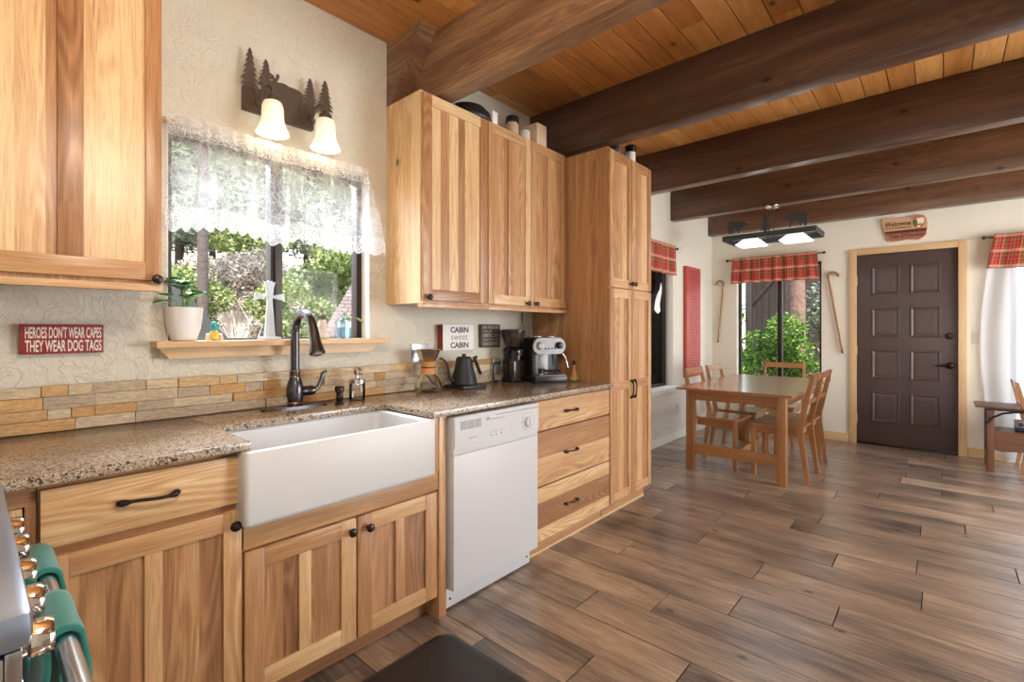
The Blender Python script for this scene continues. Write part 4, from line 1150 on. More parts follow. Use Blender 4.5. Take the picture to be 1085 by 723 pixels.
b = MB(); b.tube([(0, 0.045, 0.155), (0, 0.085, 0.158)], [0.008, 0.008], 10); b.tube([(0, 0.078, 0.180), (0, 0.09, 0.172), (0, 0.118, 0.12), (0, 0.142, 0.075)], [0.008, 0.012, 0.011, 0.012], 12, flat=0.8); b.tube([(0, 0.085, 0.16), (0, 0.105, 0.187)], [0.012, 0.01], 10); b.obj('handle', 'black_matte', kt)
pb_ = MB(); pb_.tube([(0.10, 1.905, 0.925), (0.075, 1.86, 0.93), (0.065, 1.82, 0.955), (0.06, 1.80, 0.985), (0.03, 1.785, 1.03), (0.012, 1.778, 1.09)], 0.0035, 8)
tag(pb_.obj('power_cord', 'black'), 'black power cord rising from the kettle base to the outlet', 'cord')
# grinder
gr = thing('coffee_grinder', 'black coffee grinder with smoked bean hopper, left of the espresso machine', 'grinder', (0.125, 2.475, 0.915))
b = MB(); b.lathe([(0.078, 0), (0.080, 0.006), (0.080, 0.030)], n=32); b.lathe([(0.066, 0.185), (0.070, 0.215), (0.058, 0.232), (0.048, 0.238)], n=32); b.lathe([(0.062, 0.03), (0.062, 0.15)], (-0.012, 0, 0), n=32); b.lathe([(0.068, 0.150), (0.070, 0.185)], n=32); b.obj('grinder_body', 'black_gloss', gr)
b = MB(); b.lathe([(0.048, 0.239), (0.052, 0.25), (0.075, 0.305), (0.082, 0.338), (0.080, 0.342), (0.070, 0.300)], n=32, cap1=False); b.obj('bean_hopper', 'beans', gr)
b = MB(); b.lathe([(0.083, 0.342), (0.083, 0.352), (0.05, 0.357)], n=32); b.obj('lid', 'black', gr)
b = MB(); b.box(-0.018, 0.058, -0.056, 0.056, 0.032, 0.148, bev=0.012); b.obj('grounds_bin', 'beans', gr)
b = MB(); b.lathe([(0.026, 0), (0.022, 0.006)], (0.068, 0, 0.200), 20, 'x'); b.obj('timer_dial', 'nickel', gr)
cd = MB(); cd.tube([(0.05, 2.39, 0.921), (0.05, 2.37, 0.919), (0.05, 2.355, 0.930), (0.05, 2.352, 1.0), (0.05, 2.358, 1.032), (0.05, 2.375, 1.045), (0.045, 2.42, 1.035), (0.036, 2.44, 1.05)], 0.005, 8)
tag(cd.obj('power_cord', 'black'), 'black power cord looping behind the coffee grinder', 'cord')
# espresso machine: front faces +x, turned a little to the camera
em = thing('espresso_machine', 'black espresso machine with oval steel control panel, in the corner by the pantry', 'espresso machine', (0.215, 2.655, 0.915), 0.0)
em.rotation_euler = (0, 0, -0.42)
b = MB(); b.box(-0.13, 0.04, -0.120, 0.120, 0.0, 0.300, bev=0.018); b.box(0.03, 0.115, -0.120, -0.075, 0.02, 0.22, bev=0.006); b.box(0.02, 0.125, -0.118, 0.118, 0.21, 0.300, bev=0.02); b.obj('machine_body', 'black', em)
b = MB(); b.box(0.02, 0.165, -0.125, 0.125, 0.0, 0.042, bev=0.012); b.obj('drip_tray', 'black', em)
b = MB(); b.box(0.03, 0.160, -0.115, 0.115, 0.0425, 0.047, bev=0.001); b.obj('drip_grid', 'brushed', em)
b = MB()
oval = [((0.070 if math.cos(t) > 0 else -0.070) + 0.055 * math.cos(t), 0.243 + 0.055 * math.sin(t)) for t in [(i + 0.5) / 36 * 2 * PI for i in range(36)]]
b.prism(oval, 'x', 0.120, 0.138, bev=0.004); fp = b.obj('control_panel', 'brushed', em)
b = MB(); b.lathe([(0.027, 0), (0.027, 0.006), (0.022, 0.008)], (0.138, -0.070, 0.245), 28, 'x'); b.lathe([(0.018, 0.008), (0.016, 0.010)], (0.138, -0.070, 0.245), 28, 'x'); b.obj('gauge', 'brushed', fp)
b = MB(); b.lathe([(0.024, 0), (0.022, 0.02), (0.016, 0.022)], (0.138, 0.075, 0.247), 24, 'x'); b.obj('steam_knob', 'black', fp)
for i in range(4):
    b = MB(); b.lathe([(0.006, 0), (0.005, 0.004)], (0.138, -0.03 + i * 0.024, 0.226), 14, 'x'); b.obj('button', 'black', fp)
b = MB(); b.box(0.038, 0.05, -0.045, 0.035, 0.05, 0.21, bev=0.002); b.obj('splash_plate', 'brushed', em)
b = MB(); b.lathe([(0.030, 0.075), (0.032, 0.095), (0.034, 0.11)], (0.09, -0.05, -0.02), 24); b.tube([(0.10, -0.02, 0.075), (0.13, 0.03, 0.075), (0.15, 0.075, 0.074)], [0.007, 0.010, 0.011], 12); b.lathe([(0.012, 0.040), (0.02, 0.055)], (0.09, -0.05, 0), 16); b.obj('portafilter', 'bronze', em)
b = MB(); b.lathe([(0.028, 0.048), (0.030, 0.075)], (0.085, -0.045, 0), 24, ); b.obj('cup', 'nickel', em)
b = MB(); b.tube([(0.10, 0.122, 0.19), (0.115, 0.135, 0.165), (0.12, 0.145, 0.12), (0.125, 0.15, 0.095)], [0.007, 0.008, 0.005, 0.004], 10); b.obj('steam_wand', 'nickel', em)
b = MB(); b.box(-0.10, -0.02, -0.06, 0.03, 0.300, 0.307, bev=0.002); b.box(-0.10, 0.03, 0.02, 0.10, 0.300, 0.306, bev=0.002); b.obj('cup_warmer', 'nickel', em)
# little oil bottle by the pantry
ob = thing('oil_bottle', 'tiny amber bottle with dark top between the espresso machine and the pantry', 'bottle', (0.405, 2.792, 0.915))
b = MB(); b.lathe([(0.014, 0), (0.026, 0.004), (0.027, 0.02), (0.020, 0.045), (0.010, 0.075), (0.009, 0.11)], n=20); b.obj('bottle_glass', 'leather', ob)
b = MB(); b.lathe([(0.010, 0.110), (0.011, 0.135), (0.006, 0.142)], n=16); b.obj('stopper', 'black', ob)
b = MB(); b.lathe([(0.028, 0.006), (0.0285, 0.018)], n=20); b.obj('label_band', 'leaf_light', ob)
# measuring thing hanging under the wall cabinet
wh = thing('hanging_strainer', 'thin wire strainer hanging on the wall beside the pantry', 'strainer', (0.012, 2.70, 1.20))
b = MB(); b.tube([(0, 0, 0.19), (0, 0.0, 0.13)], 0.004, 8); b.obj('hook', 'bronze', wh)
b = MB(); b.tube([(0, 0, 0.135), (0.01, -0.045, 0.0)], 0.002, 6); b.tube([(0, 0, 0.135), (0.01, 0.045, 0.0)], 0.002, 6); b.tube([(0.01, 0.045 * math.cos(t), 0.012 * math.sin(t)) for t in [i / 20 * 2 * PI for i in range(21)]], 0.002, 6); b.obj('wire', 'brass', wh)

# things on top of the cabinets
TZ = 2.506
wk = thing('upturned_pan', 'black pan leaning on top of the wall cabinets', 'pan', (0.17, 2.00, TZ))
b = MB(); b.lathe([(0.145, 0.0), (0.150, 0.012), (0.142, 0.05), (0.11, 0.085), (0.05, 0.105), (0.005, 0.108)], n=36); b.tube([(0, 0.14, 0.035), (0, 0.19, 0.05), (0, 0.225, 0.062)], [0.014, 0.012, 0.010], 10, flat=0.5)
ob_ = b.obj('pan_bowl', 'black_matte', wk)
b = MB(); b.box(0.250, 0.300, 2.09, 2.135, TZ, TZ + 0.075, bev=0.004)
tag(b.obj('white_box', 'white'), 'small white box in front of the black pan on the cabinets', 'box')
jr = thing('lidded_jar', 'glass jar with a black lid on top of the wall cabinets', 'jar', (0.23, 2.345, TZ))
b = MB(); b.lathe([(0.036, 0), (0.040, 0.006), (0.040, 0.085), (0.034, 0.098)], n=28); b.obj('jar_glass', 'pale_wood', jr)
b = MB(); b.lathe([(0.043, 0.098), (0.044, 0.13), (0.040, 0.136)], n=28); b.obj('lid', 'black', jr)
b = MB(); b.box(0.12, 0.19, 2.20, 2.29, TZ, TZ + 0.07, bev=0.004)
tag(b.obj('dark_tin', 'sign_brown'), 'dark tin between the black pan and the lidded jar on the cabinets', 'tin')
b = MB(); b.lathe([(0.028, 0), (0.034, 0.004), (0.036, 0.07), (0.034, 0.074)], (0.245, 2.455, TZ), 24); tag(b.obj('clay_cup', 'vase_cream'), 'small pinkish cup between the jar and the wooden block', 'cup')
b = MB(); b.box(0.16, 0.295, 2.52, 2.625, TZ, TZ + 0.145, bev=0.003, grain='z', tone=0.7); tag(b.obj('wooden_block', 'pale_wood'), 'pale square wooden block on top of the wall cabinets', 'wooden block')
b = MB(); b.lathe([(0.036, 0), (0.040, 0.01), (0.040, 0.025), (0.044, 0.03), (0.044, 0.05), (0.036, 0.056)], (0.60, 3.02, 2.491), 24); tag(b.obj('dark_jar_lid', 'sign_brown'), 'low dark tin at the front of the pantry top', 'tin')
jr = thing('spice_jar', 'round jar with a dark lid on the pantry top', 'jar', (0.60, 3.235, 2.491))
b = MB(); b.lathe([(0.034, 0), (0.036, 0.004), (0.036, 0.075)], n=24); b.obj('jar_glass', 'vase_cream', jr)
b = MB(); b.lathe([(0.042, 0.075), (0.044, 0.10), (0.040, 0.122), (0.030, 0.128)], n=24); b.obj('lid', 'black_gloss', jr)

# ================================================================== RANGE, TOWELS, MAT
rg = thing('kitchen_range', 'stainless steel range with chrome knobs at the lower left corner', 'range', (1.08, 0, 0))
b = MB(); b.box(-0.378, 0.378, YF + 0.03, 0.030, 0.03, 0.865, bev=0.004); b.box(-0.36, 0.36, YF + 0.06, 0.0, 0.0, 0.03); b.obj('body', 'steel', rg)
b = MB(); b.box(-0.381, 0.381, YF + 0.03, 0.056, 0.868, 0.915, bev=0.014); b.obj('cooktop', 'cool_steel', rg)
b = MB(); b.box(-0.376, 0.376, 0.030, 0.046, 0.795, 0.868, bev=0.003); b.obj('control_panel', 'steel', rg)
b = MB(); b.box(-0.374, 0.374, 0.031, 0.052, 0.20, 0.788, bev=0.006); b.obj('oven_door', 'steel', rg)
b = MB(); b.box(-0.374, 0.374, 0.031, 0.050, 0.04, 0.192, bev=0.006); b.obj('storage_drawer', 'steel', rg)
for i, kx in enumerate((-0.265, -0.135, 0.02, 0.15, 0.285)):
    b = MB(); b.lathe([(0.019, 0.0), (0.020, 0.008), (0.017, 0.011)], (kx, 0.046, 0.835), 28, 'y')
    n = 20; rs = []
    for r_, h_ in ((0.021, 0.010), (0.024, 0.012), (0.0245, 0.030), (0.021, 0.036), (0.004, 0.037)):
        rs.append([(kx + r_ * (1 + (0.05 if j % 2 else 0)) * math.sin(2 * PI * j / n), 0.046 + h_, 0.835 + r_ * (1 + (0.05 if j % 2 else 0)) * math.cos(2 * PI * j / n)) for j in range(n)])
    b.rings(rs)
    b.obj('knob', 'chrome', rg)
b = MB(); b.tube([(-0.335, 0.108, 0.752), (0.345, 0.108, 0.752)], 0.0145, 20); b.obj('oven_handle', 'steel', rg)
b = MB()
for q in (-0.335, 0.335): b.tube([(q, 0.05, 0.752), (q, 0.104, 0.752)], 0.011, 12); b.lathe([(0.017, -0.008), (0.0175, 0.008)], (q, 0.108, 0.752), 20, 'x')
b.obj('handle_posts', 'chrome', rg)
for (wx0, wx1, lab, L1) in ((0.765, 0.945, 'teal towel at the far end of the oven handle', 0.34), (1.065, 1.235, 'teal towel at the near end of the oven handle', 0.36)):
    tw = []
    for i in range(8): tw.append((0.108 - 0.024 + 0.004 * math.sin(i), 0.752 - L1 * 0.8 * (1 - i / 8)))
    for i in range(13):
        a = PI - i / 12 * PI; tw.append((0.108 + 0.0215 * math.cos(a), 0.752 + 0.0215 * math.sin(a)))
    for i in range(1, 9): tw.append((0.108 + 0.024 + 0.006 * math.sin(i * 0.7), 0.752 - L1 * i / 8))
    o = grid('kitchen_towel', 'towel', None, 14, len(tw) - 1, lambda s, t: (wx0 + (wx1 - wx0) * s, tw[int(round(t * (len(tw) - 1)))][0] + 0.003 * math.sin(s * 9) * abs(t - 0.45), tw[int(round(t * (len(tw) - 1)))][1]), lambda s, t: (s, t), thick=0.008)
    tag(o, lab, 'towel', 'towels on the oven handle')

b = MB()
mx0, mx1, my0, my1 = 0.752, 1.31, 0.42, 1.338
b.rings([rr(mx0, mx1, my0, my1, 0.0005, 0.06), rr(mx0, mx1, my0, my1, 0.004, 0.06), rr(mx0 + 0.03, mx1 - 0.03, my0 + 0.03, my1 - 0.03, 0.018, 0.04), rr(mx0 + 0.036, mx1 - 0.036, my0 + 0.036, my1 - 0.036, 0.0185, 0.036)])
tag(b.obj('floor_mat', 'rubber'), 'black rubber anti-fatigue mat on the floor before the sink', 'mat')

# ================================================================== DINING
tb = thing('dining_table', 'honey-stained wooden dining table with trestle ends', 'table', (0.97, 5.15, 0))
b = MB()
a = -0.465
for i in range(5):
    b.box(a, a + 0.1862, -0.87, 0.87, 0.728, 0.750, grain='y', tone=R.uniform(0.4, 0.8)); a += 0.186
b.obj('tabletop', 'table_wood', tb)
for sx in (-0.372, 0.372):
    for sy in (-0.76, 0.76):
        b = MB(); b.box(sx - 0.034, sx + 0.034, sy - 0.034, sy + 0.034, 0, 0.7275, bev=0.003, grain='z'); b.obj('leg', 'table_wood', tb)
for sy in (-0.76, 0.76):
    b = MB(); b.box(-0.3375, 0.3375, sy - 0.012, sy + 0.012, 0.635, 0.7275, bev=0.002, grain='x'); b.obj('apron', 'table_wood', tb)
    b = MB(); b.box(-0.3375, 0.3375, sy - 0.012, sy + 0.012, 0.150, 0.245, bev=0.002, grain='x'); b.obj('stretcher', 'table_wood', tb)
for sx in (-0.372, 0.372):
    b = MB(); b.box(sx - 0.012, sx + 0.012, -0.7255, 0.7255, 0.635, 0.7275, bev=0.002, grain='y'); b.obj('apron', 'table_wood', tb)
b = MB(); b.box(-0.012, 0.012, -0.747, 0.747, 0.16, 0.215, bev=0.002, grain='y'); b.obj('center_beam', 'table_wood', tb)

def make_chair():
    """seat centre at origin, sitter faces -x, back at +x"""
    t = thing('dining_chair', 'x', 'chair', group='wooden dining chairs round the table')
    b = MB(); 
    for i in range(4): b.box(-0.205, 0.195, -0.20 + i * 0.1, -0.1002 + i * 0.1, 0.430, 0.450, grain='x', tone=R.uniform(0.4, 0.7))
    b.obj('seat', 'table_wood', t)
    b = MB()
    b.box(-0.175, 0.165, -0.178, -0.160, 0.370, 0.4295, grain='x'); b.box(-0.175, 0.165, 0.160, 0.178, 0.370, 0.4295, grain='x')
    b.box(-0.185, -0.167, -0.160, 0.160, 0.370, 0.4295, grain='y'); b.box(0.150, 0.167, -0.160, 0.160, 0.370, 0.4295, grain='y'); b.obj('seat_rail', 'table_wood', t)
    for sy in (-1, 1):
        y0, y1 = (-0.190, -0.160) if sy < 0 else (0.160, 0.190)
        b = MB(); b.box(-0.195, -0.158, y0, y1, 0, 0.4295, bev=0.002, grain='z'); b.obj('leg', 'table_wood', t)
        b = MB(); yo0, yo1 = (-0.214, -0.1905) if sy < 0 else (0.1905, 0.214)
        b.prism([(0.165, 0.40), (0.228, 0.0), (0.256, 0.0), (0.210, 0.40), (0.208, 0.46), (0.292, 0.895), (0.262, 0.895), (0.165, 0.47)], 'y', yo0, yo1, grain='z', bev=0.0015); b.obj('leg', 'table_wood', t)
    def rail(z0, z1, dx=0.0):
        b = MB(); f = lambda z: 0.187 + (z - 0.46) * 0.195
        b.prism([(f(z0) - 0.008, z0), (f(z0) + 0.012, z0), (f(z1) + 0.012, z1), (f(z1) - 0.008, z1)], 'y', -0.1903, 0.1903, grain='y', bev=0.001); return b
    rail(0.835, 0.893).obj('backrest', 'table_wood', t)
    rail(0.64, 0.675).obj('back_rail', 'table_wood', t)
    return t
ch = make_chair()
spots = [(1.245, 4.785, 0, 'dining chair at the right side of the table, the one nearer to the kitchen'),
         (1.245, 5.215, 0, 'dining chair at the right side of the table, the one nearer to the front door'),
         (0.735, 4.795, PI, 'dining chair at the wall side of the table, the one nearer to the kitchen'),
         (0.735, 5.375, PI, 'dining chair at the wall side of the table, the one nearer to the window'),
         (0.950, 5.99, PI / 2, 'dining chair at the head of the table, in front of the window')]
for i, (x, y, a, lab) in enumerate(spots):
    o = ch if i == 0 else copy_tree(ch)
    o.location = (x, y, 0); o.rotation_euler = (0, 0, a); o['label'] = lab

# hanging lamp with bears
lp = thing('ceiling_lamp', 'black rectangular hanging lamp with bear and pine cutouts over the dining table', 'ceiling lamp', (1.05, 5.31, 2.51))
b = MB(); b.lathe([(0.065, -0.0005), (0.065, -0.012), (0.05, -0.024), (0.02, -0.030)], (-0.01, 0.05, 0), 28); b.obj('canopy', 'chrome', lp)
LZ = -0.295; x0, x1, y0, y1 = -0.405, 0.405, -0.21, 0.20
b = MB()
for yy in (y0, y1): b.box(x0, x1, yy - 0.005, yy + 0.005, LZ - 0.05, LZ)
for xx in (x0, x1): b.box(xx - 0.005, xx + 0.005, y0, y1, LZ - 0.05, LZ)
b.box(x0, x1, -0.02, 0.02, LZ - 0.03, LZ - 0.02)
b.obj('frame', 'charcoal_metal', lp)
b = MB()
for xx in (-0.035, 0.015): b.tube([(xx * 0.4, 0.045, -0.028), (xx, 0.0, LZ - 0.02)], 0.004, 8)
b.obj('hanging_rods', 'charcoal_metal', lp)
def lpz(u, v): p_ = onY(755 + u * 0.1198, 205 + v * 0.1198, 5.10); return (p_.x - 1.05, p_.z - 2.51)
bear1 = [(140, 360), (142, 335), (136, 320), (140, 275), (150, 257), (175, 248), (205, 252), (240, 250), (265, 245), (285, 252), (300, 262), (318, 272), (308, 282), (290, 286), (275, 300), (262, 312), (245, 320), (232, 345), (236, 352), (222, 352), (222, 335), (208, 318), (195, 322), (185, 345), (186, 355), (170, 358), (168, 330), (160, 335), (156, 362)]
bear2 = [(625, 218), (640, 212), (655, 198), (675, 192), (690, 178), (720, 172), (755, 168), (790, 160), (820, 165), (836, 185), (834, 225), (838, 255), (828, 285), (812, 285), (812, 262), (800, 255), (790, 262), (785, 285), (775, 285), (770, 262), (750, 240), (720, 245), (708, 258), (690, 300), (676, 302), (690, 262), (685, 240), (665, 238), (640, 236), (622, 228)]
for bp in (bear1, bear2):
    b = MB(); b.prism([lpz(*q) for q in bp], 'y', y0 - 0.003, y0); b.obj('bear_cutout', 'charcoal_metal', lp)
b = MB(); tp = lpz(467, 180); bl = lpz(418, 318); br_ = lpz(512, 318)
pts = [tp]; rgt = []; cx_ = tp[0]; hw = (br_[0] - bl[0]) / 2
for i in range(5):
    f = (i + 1) / 5; zz = tp[1] - (tp[1] - LZ + 0.012 - 0.02) * f
    pts += [(cx_ - hw * (0.3 + 0.7 * f), zz), (cx_ - hw * 0.3, zz + 0.004)]; rgt += [(cx_ + hw * (0.3 + 0.7 * f), zz), (cx_ + hw * 0.3, zz + 0.004)]
b.prism(pts + [(cx_ - 0.008, LZ - 0.01), (cx_ + 0.008, LZ - 0.01)] + list(reversed(rgt)), 'y', y0 - 0.003, y0); b.obj('pine_cutout', 'charcoal_metal', lp)
for xx in (-0.19, 0.21):
    b = MB(); b.rings([rr(xx - 0.055, xx + 0.055, -0.055, 0.055, LZ - 0.01, 0.02), rr(xx - 0.13, xx + 0.13, -0.13, 0.13, LZ - 0.085, 0.02), rr(xx - 0.12, xx + 0.12, -0.12, 0.12, LZ - 0.092, 0.02)])
    b.obj('lamp_shade', 'shade_cool', lp)
    b = MB(); b.tube([(xx, 0, LZ - 0.025), (xx, 0, LZ + 0.0)], 0.02, 12); b.obj('socket', 'charcoal_metal', lp)
    l = lamp('lamp_light', 'POINT', (xx, 0, LZ - 0.13), (0, 0, 0), 3.0, (0.97, 0.98, 1.0), 0.08); l.parent = lp

# ---- back wall pieces
def valance(label, p0, p1, drop, up, out, rod_x=0.05, seed=1, ripples=9, flare=0.02, hook=True):
    """plaid valance between points p0,p1 (rod line), out = direction into the room"""
    t = thing('plaid_valance', label, 'valance')
    p0, p1, out = Vector(p0), Vector(p1), Vector(out); dv = (p1 - p0); L = dv.length; dv.normalize()
    b = MB(); b.tube([p0 - dv * rod_x, p1 + dv * rod_x], 0.007, 10)
    for q, s in ((p0, -1), (p1, 1)):
        c = q + dv * s * rod_x
        b.tube([c, c + dv * s * 0.01, c + dv * s * 0.022, c + dv * s * 0.035], [0.008, 0.015, 0.016, 0.005], 12)
        b.tube([q + dv * s * 0.02, q + dv * s * 0.02 - out * 0.062], 0.004, 6)
    b.obj('rod', 'bronze', t)
    rv = random.Random(seed); ph = rv.uniform(0, 6)
    def fn(s, v):
        z = up - v * (drop + up) + 0.004 * math.sin(s * 37 + ph) * v
        a = (s - 0.5) * (1 + flare * 2 * v / L)
        f = 0.011 * math.sin(s * ripples * 2 * PI + ph) * (0.35 + 0.65 * v) + 0.004 * math.sin(s * ripples * 4.7 + 1)
        return p0 + dv * (L * (a + 0.5)) + out * (0.012 + f) + Vector((0, 0, z))
    grid('fabric', 'plaid', t, 110, 16, fn, lambda s, v: (s * L * 1.2, v * (drop + up)), thick=0.002)
    return t
valance('red plaid valance over the window beside the dining table', (0.285, 6.585, 2.165), (1.225, 6.585, 2.165), 0.305, 0.022, (0, -1, 0), seed=2, ripples=8, flare=0.02)
valance('red plaid valance above the long white curtain by the front door', (2.685, 6.585, 2.165), (4.75, 6.585, 2.165), 0.305, 0.022, (0, -1, 0), seed=4, ripples=12, flare=0.05)
valance('red plaid valance on the left wall, just past the tall pantry', (0.065, 4.30, 2.185), (0.065, 5.28, 2.185), 0.31, 0.022, (1, 0, 0), seed=6, ripples=11, flare=0.04)

# long sheer curtain
sh = thing('sheer_curtain', 'long white sheer curtain right of the front door', 'curtain')
def fn(s, t):
    x = 2.665 + (4.75 - 2.665) * s
    x += (0.02 - 0.09 * math.sin(PI * min(1, t * 1.02)) * 1.0) * (1 - s) ** 3 if True else 0
    y = 6.615 + 0.016 * math.sin(s * 70 + 0.6 * math.sin(t * 2)) + 0.008 * math.sin(s * 23)
    zb = 0.03 if s > 0.04 else 0.03 + 0.06 * (1 - s / 0.04)
    return (x, y, 2.155 - t * (2.155 - zb))
grid('sheer_panel', 'sheer', sh, 220, 20, fn, lambda s, t: (s, t))

# welcome sign
ws = thing('welcome_sign', 'carved wooden welcome sign with a round emblem above the front door', 'sign', (0, YB, 0))
def wp(u, v): p_ = onY(920 + u * 0.06912, 222 + v * 0.06912, YB - 0.02); return (p_.x, p_.z)
b = MB()
b.prism([wp(*q) for q in [(205, 165), (275, 135), (660, 120), (700, 92), (780, 78), (860, 88), (885, 130), (905, 160), (905, 290), (890, 340), (893, 375), (850, 425), (770, 465), (600, 465), (480, 485), (340, 502), (300, 475), (262, 400), (215, 230)]], 'y', -0.022, -0.002, bev=0.002)
bd = b.obj('board', 'sign_oak', ws)
b = MB(); b.prism([wp(*q) for q in [(258, 372), (890, 300), (888, 372), (845, 418), (765, 458), (600, 458), (480, 478), (342, 494), (308, 470)]], 'y', -0.0235, -0.0222); b.obj('lower_panel', 'sign_red_brown', ws)
b = MB(); b.prism([wp(*q) for q in [(255, 348), (895, 278), (893, 328), (262, 384)]], 'y', -0.0245, -0.0237); b.obj('divider', 'sign_dark', ws)
b = MB(); b.prism([wp(*q) for q in [(680, 150), (705, 100), (780, 82), (855, 95), (880, 140), (872, 200), (835, 265), (770, 300), (720, 270), (688, 210)]], 'y', -0.0265, -0.0225); em_ = b.obj('emblem', 'orange_paint', ws)
b = MB(); b.prism([wp(*q) for q in [(695, 170), (735, 145), (760, 200), (745, 240), (800, 255), (770, 290), (722, 262), (692, 212)]], 'y', -0.0280, -0.0267); b.obj('emblem_tree', 'green_paint', ws)
b = MB(); b.prism([wp(*q) for q in [(738, 140), (850, 120), (862, 170), (840, 215), (790, 210), (760, 225)]], 'y', -0.0278, -0.0267); b.prism([wp(*q) for q in [(740, 262), (790, 245), (800, 265), (760, 280)]], 'y', -0.0286, -0.0281); b.obj('emblem_peak', 'sign_letters', ws)
def wtext(s, u, v, hpx, wpx, mat='sign_dark'):
    c = wp(u, v); w_ = wp(u + wpx / 2, v)[0] - wp(u - wpx / 2, v)[0]; h_ = wp(u, v - hpx / 2)[1] - wp(u, v + hpx / 2)[1]
    p0 = wp(u, v); text_mesh('lettering', s, mat, ws, (c[0], -0.0236, c[1]), (1, 0, 0), (0, 0, 1), h_, w_, 0.001, bold=0.012)
wtext('Welcome', 450, 222, 74, 400); wtext('TO OUR CAMPGROUND', 458, 288, 22, 400); wtext("The D'Elower", 590, 395, 62, 540)

# canes
def cane(label, top, foot, hook_dir, seed):
    """crook-handled cane on the back wall"""
    t = thing('walking_cane', label, 'cane', (0, YB - 0.02, 0), group='wooden canes on the back wall')
    T, F_ = Vector((top[0], 0, top[1])), Vector((foot[0], 0, foot[1]))
    rx = random.Random(seed); b = MB()
    pts = []; r_ = 0.048
    d_ = (T - F_).normalized(); s_ = Vector((hook_dir, 0, 0))
    for i in range(22):
        q = i / 21; pts.append(F_ + (T - F_) * q + Vector((rx.uniform(-0.002, 0.002), 0, 0)))
    c = T + s_ * r_
    for i in range(1, 13):
        a = i / 12 * PI * 1.05; pts.append(c - s_ * r_ * math.cos(a) + Vector((0, 0, 1)) * r_ * math.sin(a))
    b.tube(pts, [0.010 + 0.001 * (j % 3 == 0) + (0.002 if j > 20 else 0) for j in range(len(pts))], 10); b.obj('shaft', 'cane', t)
    b = MB(); b.tube([F_, F_ - d_ * 0.03], [0.010, 0.009], 10); b.obj('rubber_tip', 'black', t)
    return t
cane('slim wooden cane hung on the wall left of the dining window', (0.155, 1.87), (0.087, 1.13), -1, 1)
cane('thicker wooden cane hung between the dining window and the front door', (1.325, 1.885), (1.458, 1.03), 1, 2)

# red board on the left wall
rb = thing('wall_plaque', 'tall narrow red printed plaque on the wall beyond the window', 'plaque', (0, 5.90, 0.70))
b = MB(); b.box(0.002, 0.045, -0.225, 0.215, 0, 1.33, bev=0.002); b.obj('board', 'board_red', rb)
b = MB()
for i in range(36):
    z = 1.28 - i * 0.034; w_ = R.uniform(0.08, 0.17)
    y = 0.0
    a = -w_
    while a < w_:
        l_ = R.uniform(0.012, 0.035); b.box(0.0453, 0.0458, a, min(a + l_, w_), z - 0.006, z + 0.006); a += l_ + 0.008
tag(b.obj('printed_lines', 'board_print', rb), kind='stuff')

# white bird suncatcher on the left window
b = MB()
b.prism([(q[0], q[1]) for q in [(5.10, 1.60), (5.14, 1.66), (5.20, 1.72), (5.24, 1.80), (5.255, 1.74), (5.245, 1.68), (5.22, 1.62), (5.20, 1.56), (5.215, 1.48), (5.16, 1.45), (5.10, 1.47), (5.07, 1.50)]], 'x', -0.080, -0.074)
tag(b.obj('bird_suncatcher', 'sign_white'), 'white bird ornament on the left window glass past the pantry', 'ornament')

# ---- small table right edge with chair behind
dk = thing('side_table', 'small antique brown side table with iron bracket, at the right edge', 'table', (2.62, 6.06, 0))
b = MB(); b.box(-0.085, 0.75, -0.05, 0.37, 0.574, 0.588, bev=0.002, grain='x'); b.obj('tabletop', 'old_wood', dk)
for lx, ly in ((0.015, 0.02), (0.66, 0.02), (0.015, 0.32), (0.66, 0.32)):
    b = MB(); b.box(lx - 0.025, lx + 0.025, ly - 0.02, ly + 0.02, 0, 0.5715, bev=0.003, grain='z'); b.obj('leg', 'old_wood', dk)
b = MB(); b.prism([(0.041, 0.365), (0.634, 0.365), (0.634, 0.200), (0.60, 0.190), (0.30, 0.215), (0.08, 0.190), (0.041, 0.200)], 'y', 0.0, 0.02, grain='x'); b.obj('front_panel', 'old_wood', dk)
b = MB(); b.box(0.041, 0.634, 0.021, 0.33, 0.352, 0.366, grain='x'); b.obj('shelf', 'old_wood', dk)
b = MB(); b.box(-0.026, -0.012, -0.006, 0.010, 0.20, 0.570); b.box(-0.02, 0.35, -0.016, -0.002, 0.552, 0.571)
b.tube([(-0.018, -0.009, 0.42), (0.03, -0.009, 0.49), (0.09, -0.009, 0.53), (0.16, -0.009, 0.548), (0.24, -0.009, 0.555)], [0.010, 0.009, 0.009, 0.009, 0.008], 8); b.obj('iron_bracket', 'black', dk)
b = MB(); b.box(2.795, 2.90, 6.16, 6.26, 0.3665, 0.405, bev=0.004, mat=1); b.box(2.795, 2.90, 6.16, 6.26, 0.4055, 0.465, bev=0.004, mat=0)
b.lathe([(0.018, 0), (0.018, 0.003)], (2.83, 6.157, 0.43), 16, 'y', mat=1)
tag(b.obj('small_tin', ['mug', 'mug_blue']), 'small tin with a dark blue base on the side table shelf', 'tin')
c2 = copy_tree(ch); c2.location = (3.02, 6.33, 0); c2.rotation_euler = (0, 0, PI); del c2['group']
c2['label'] = 'wooden chair behind the small side table at the right edge'
for c_ in c2.children: c_.location = (0, 0, 0)
c2.location = (3.05, 6.30, 0); c2.scale = (0.9, 0.9, 0.9)

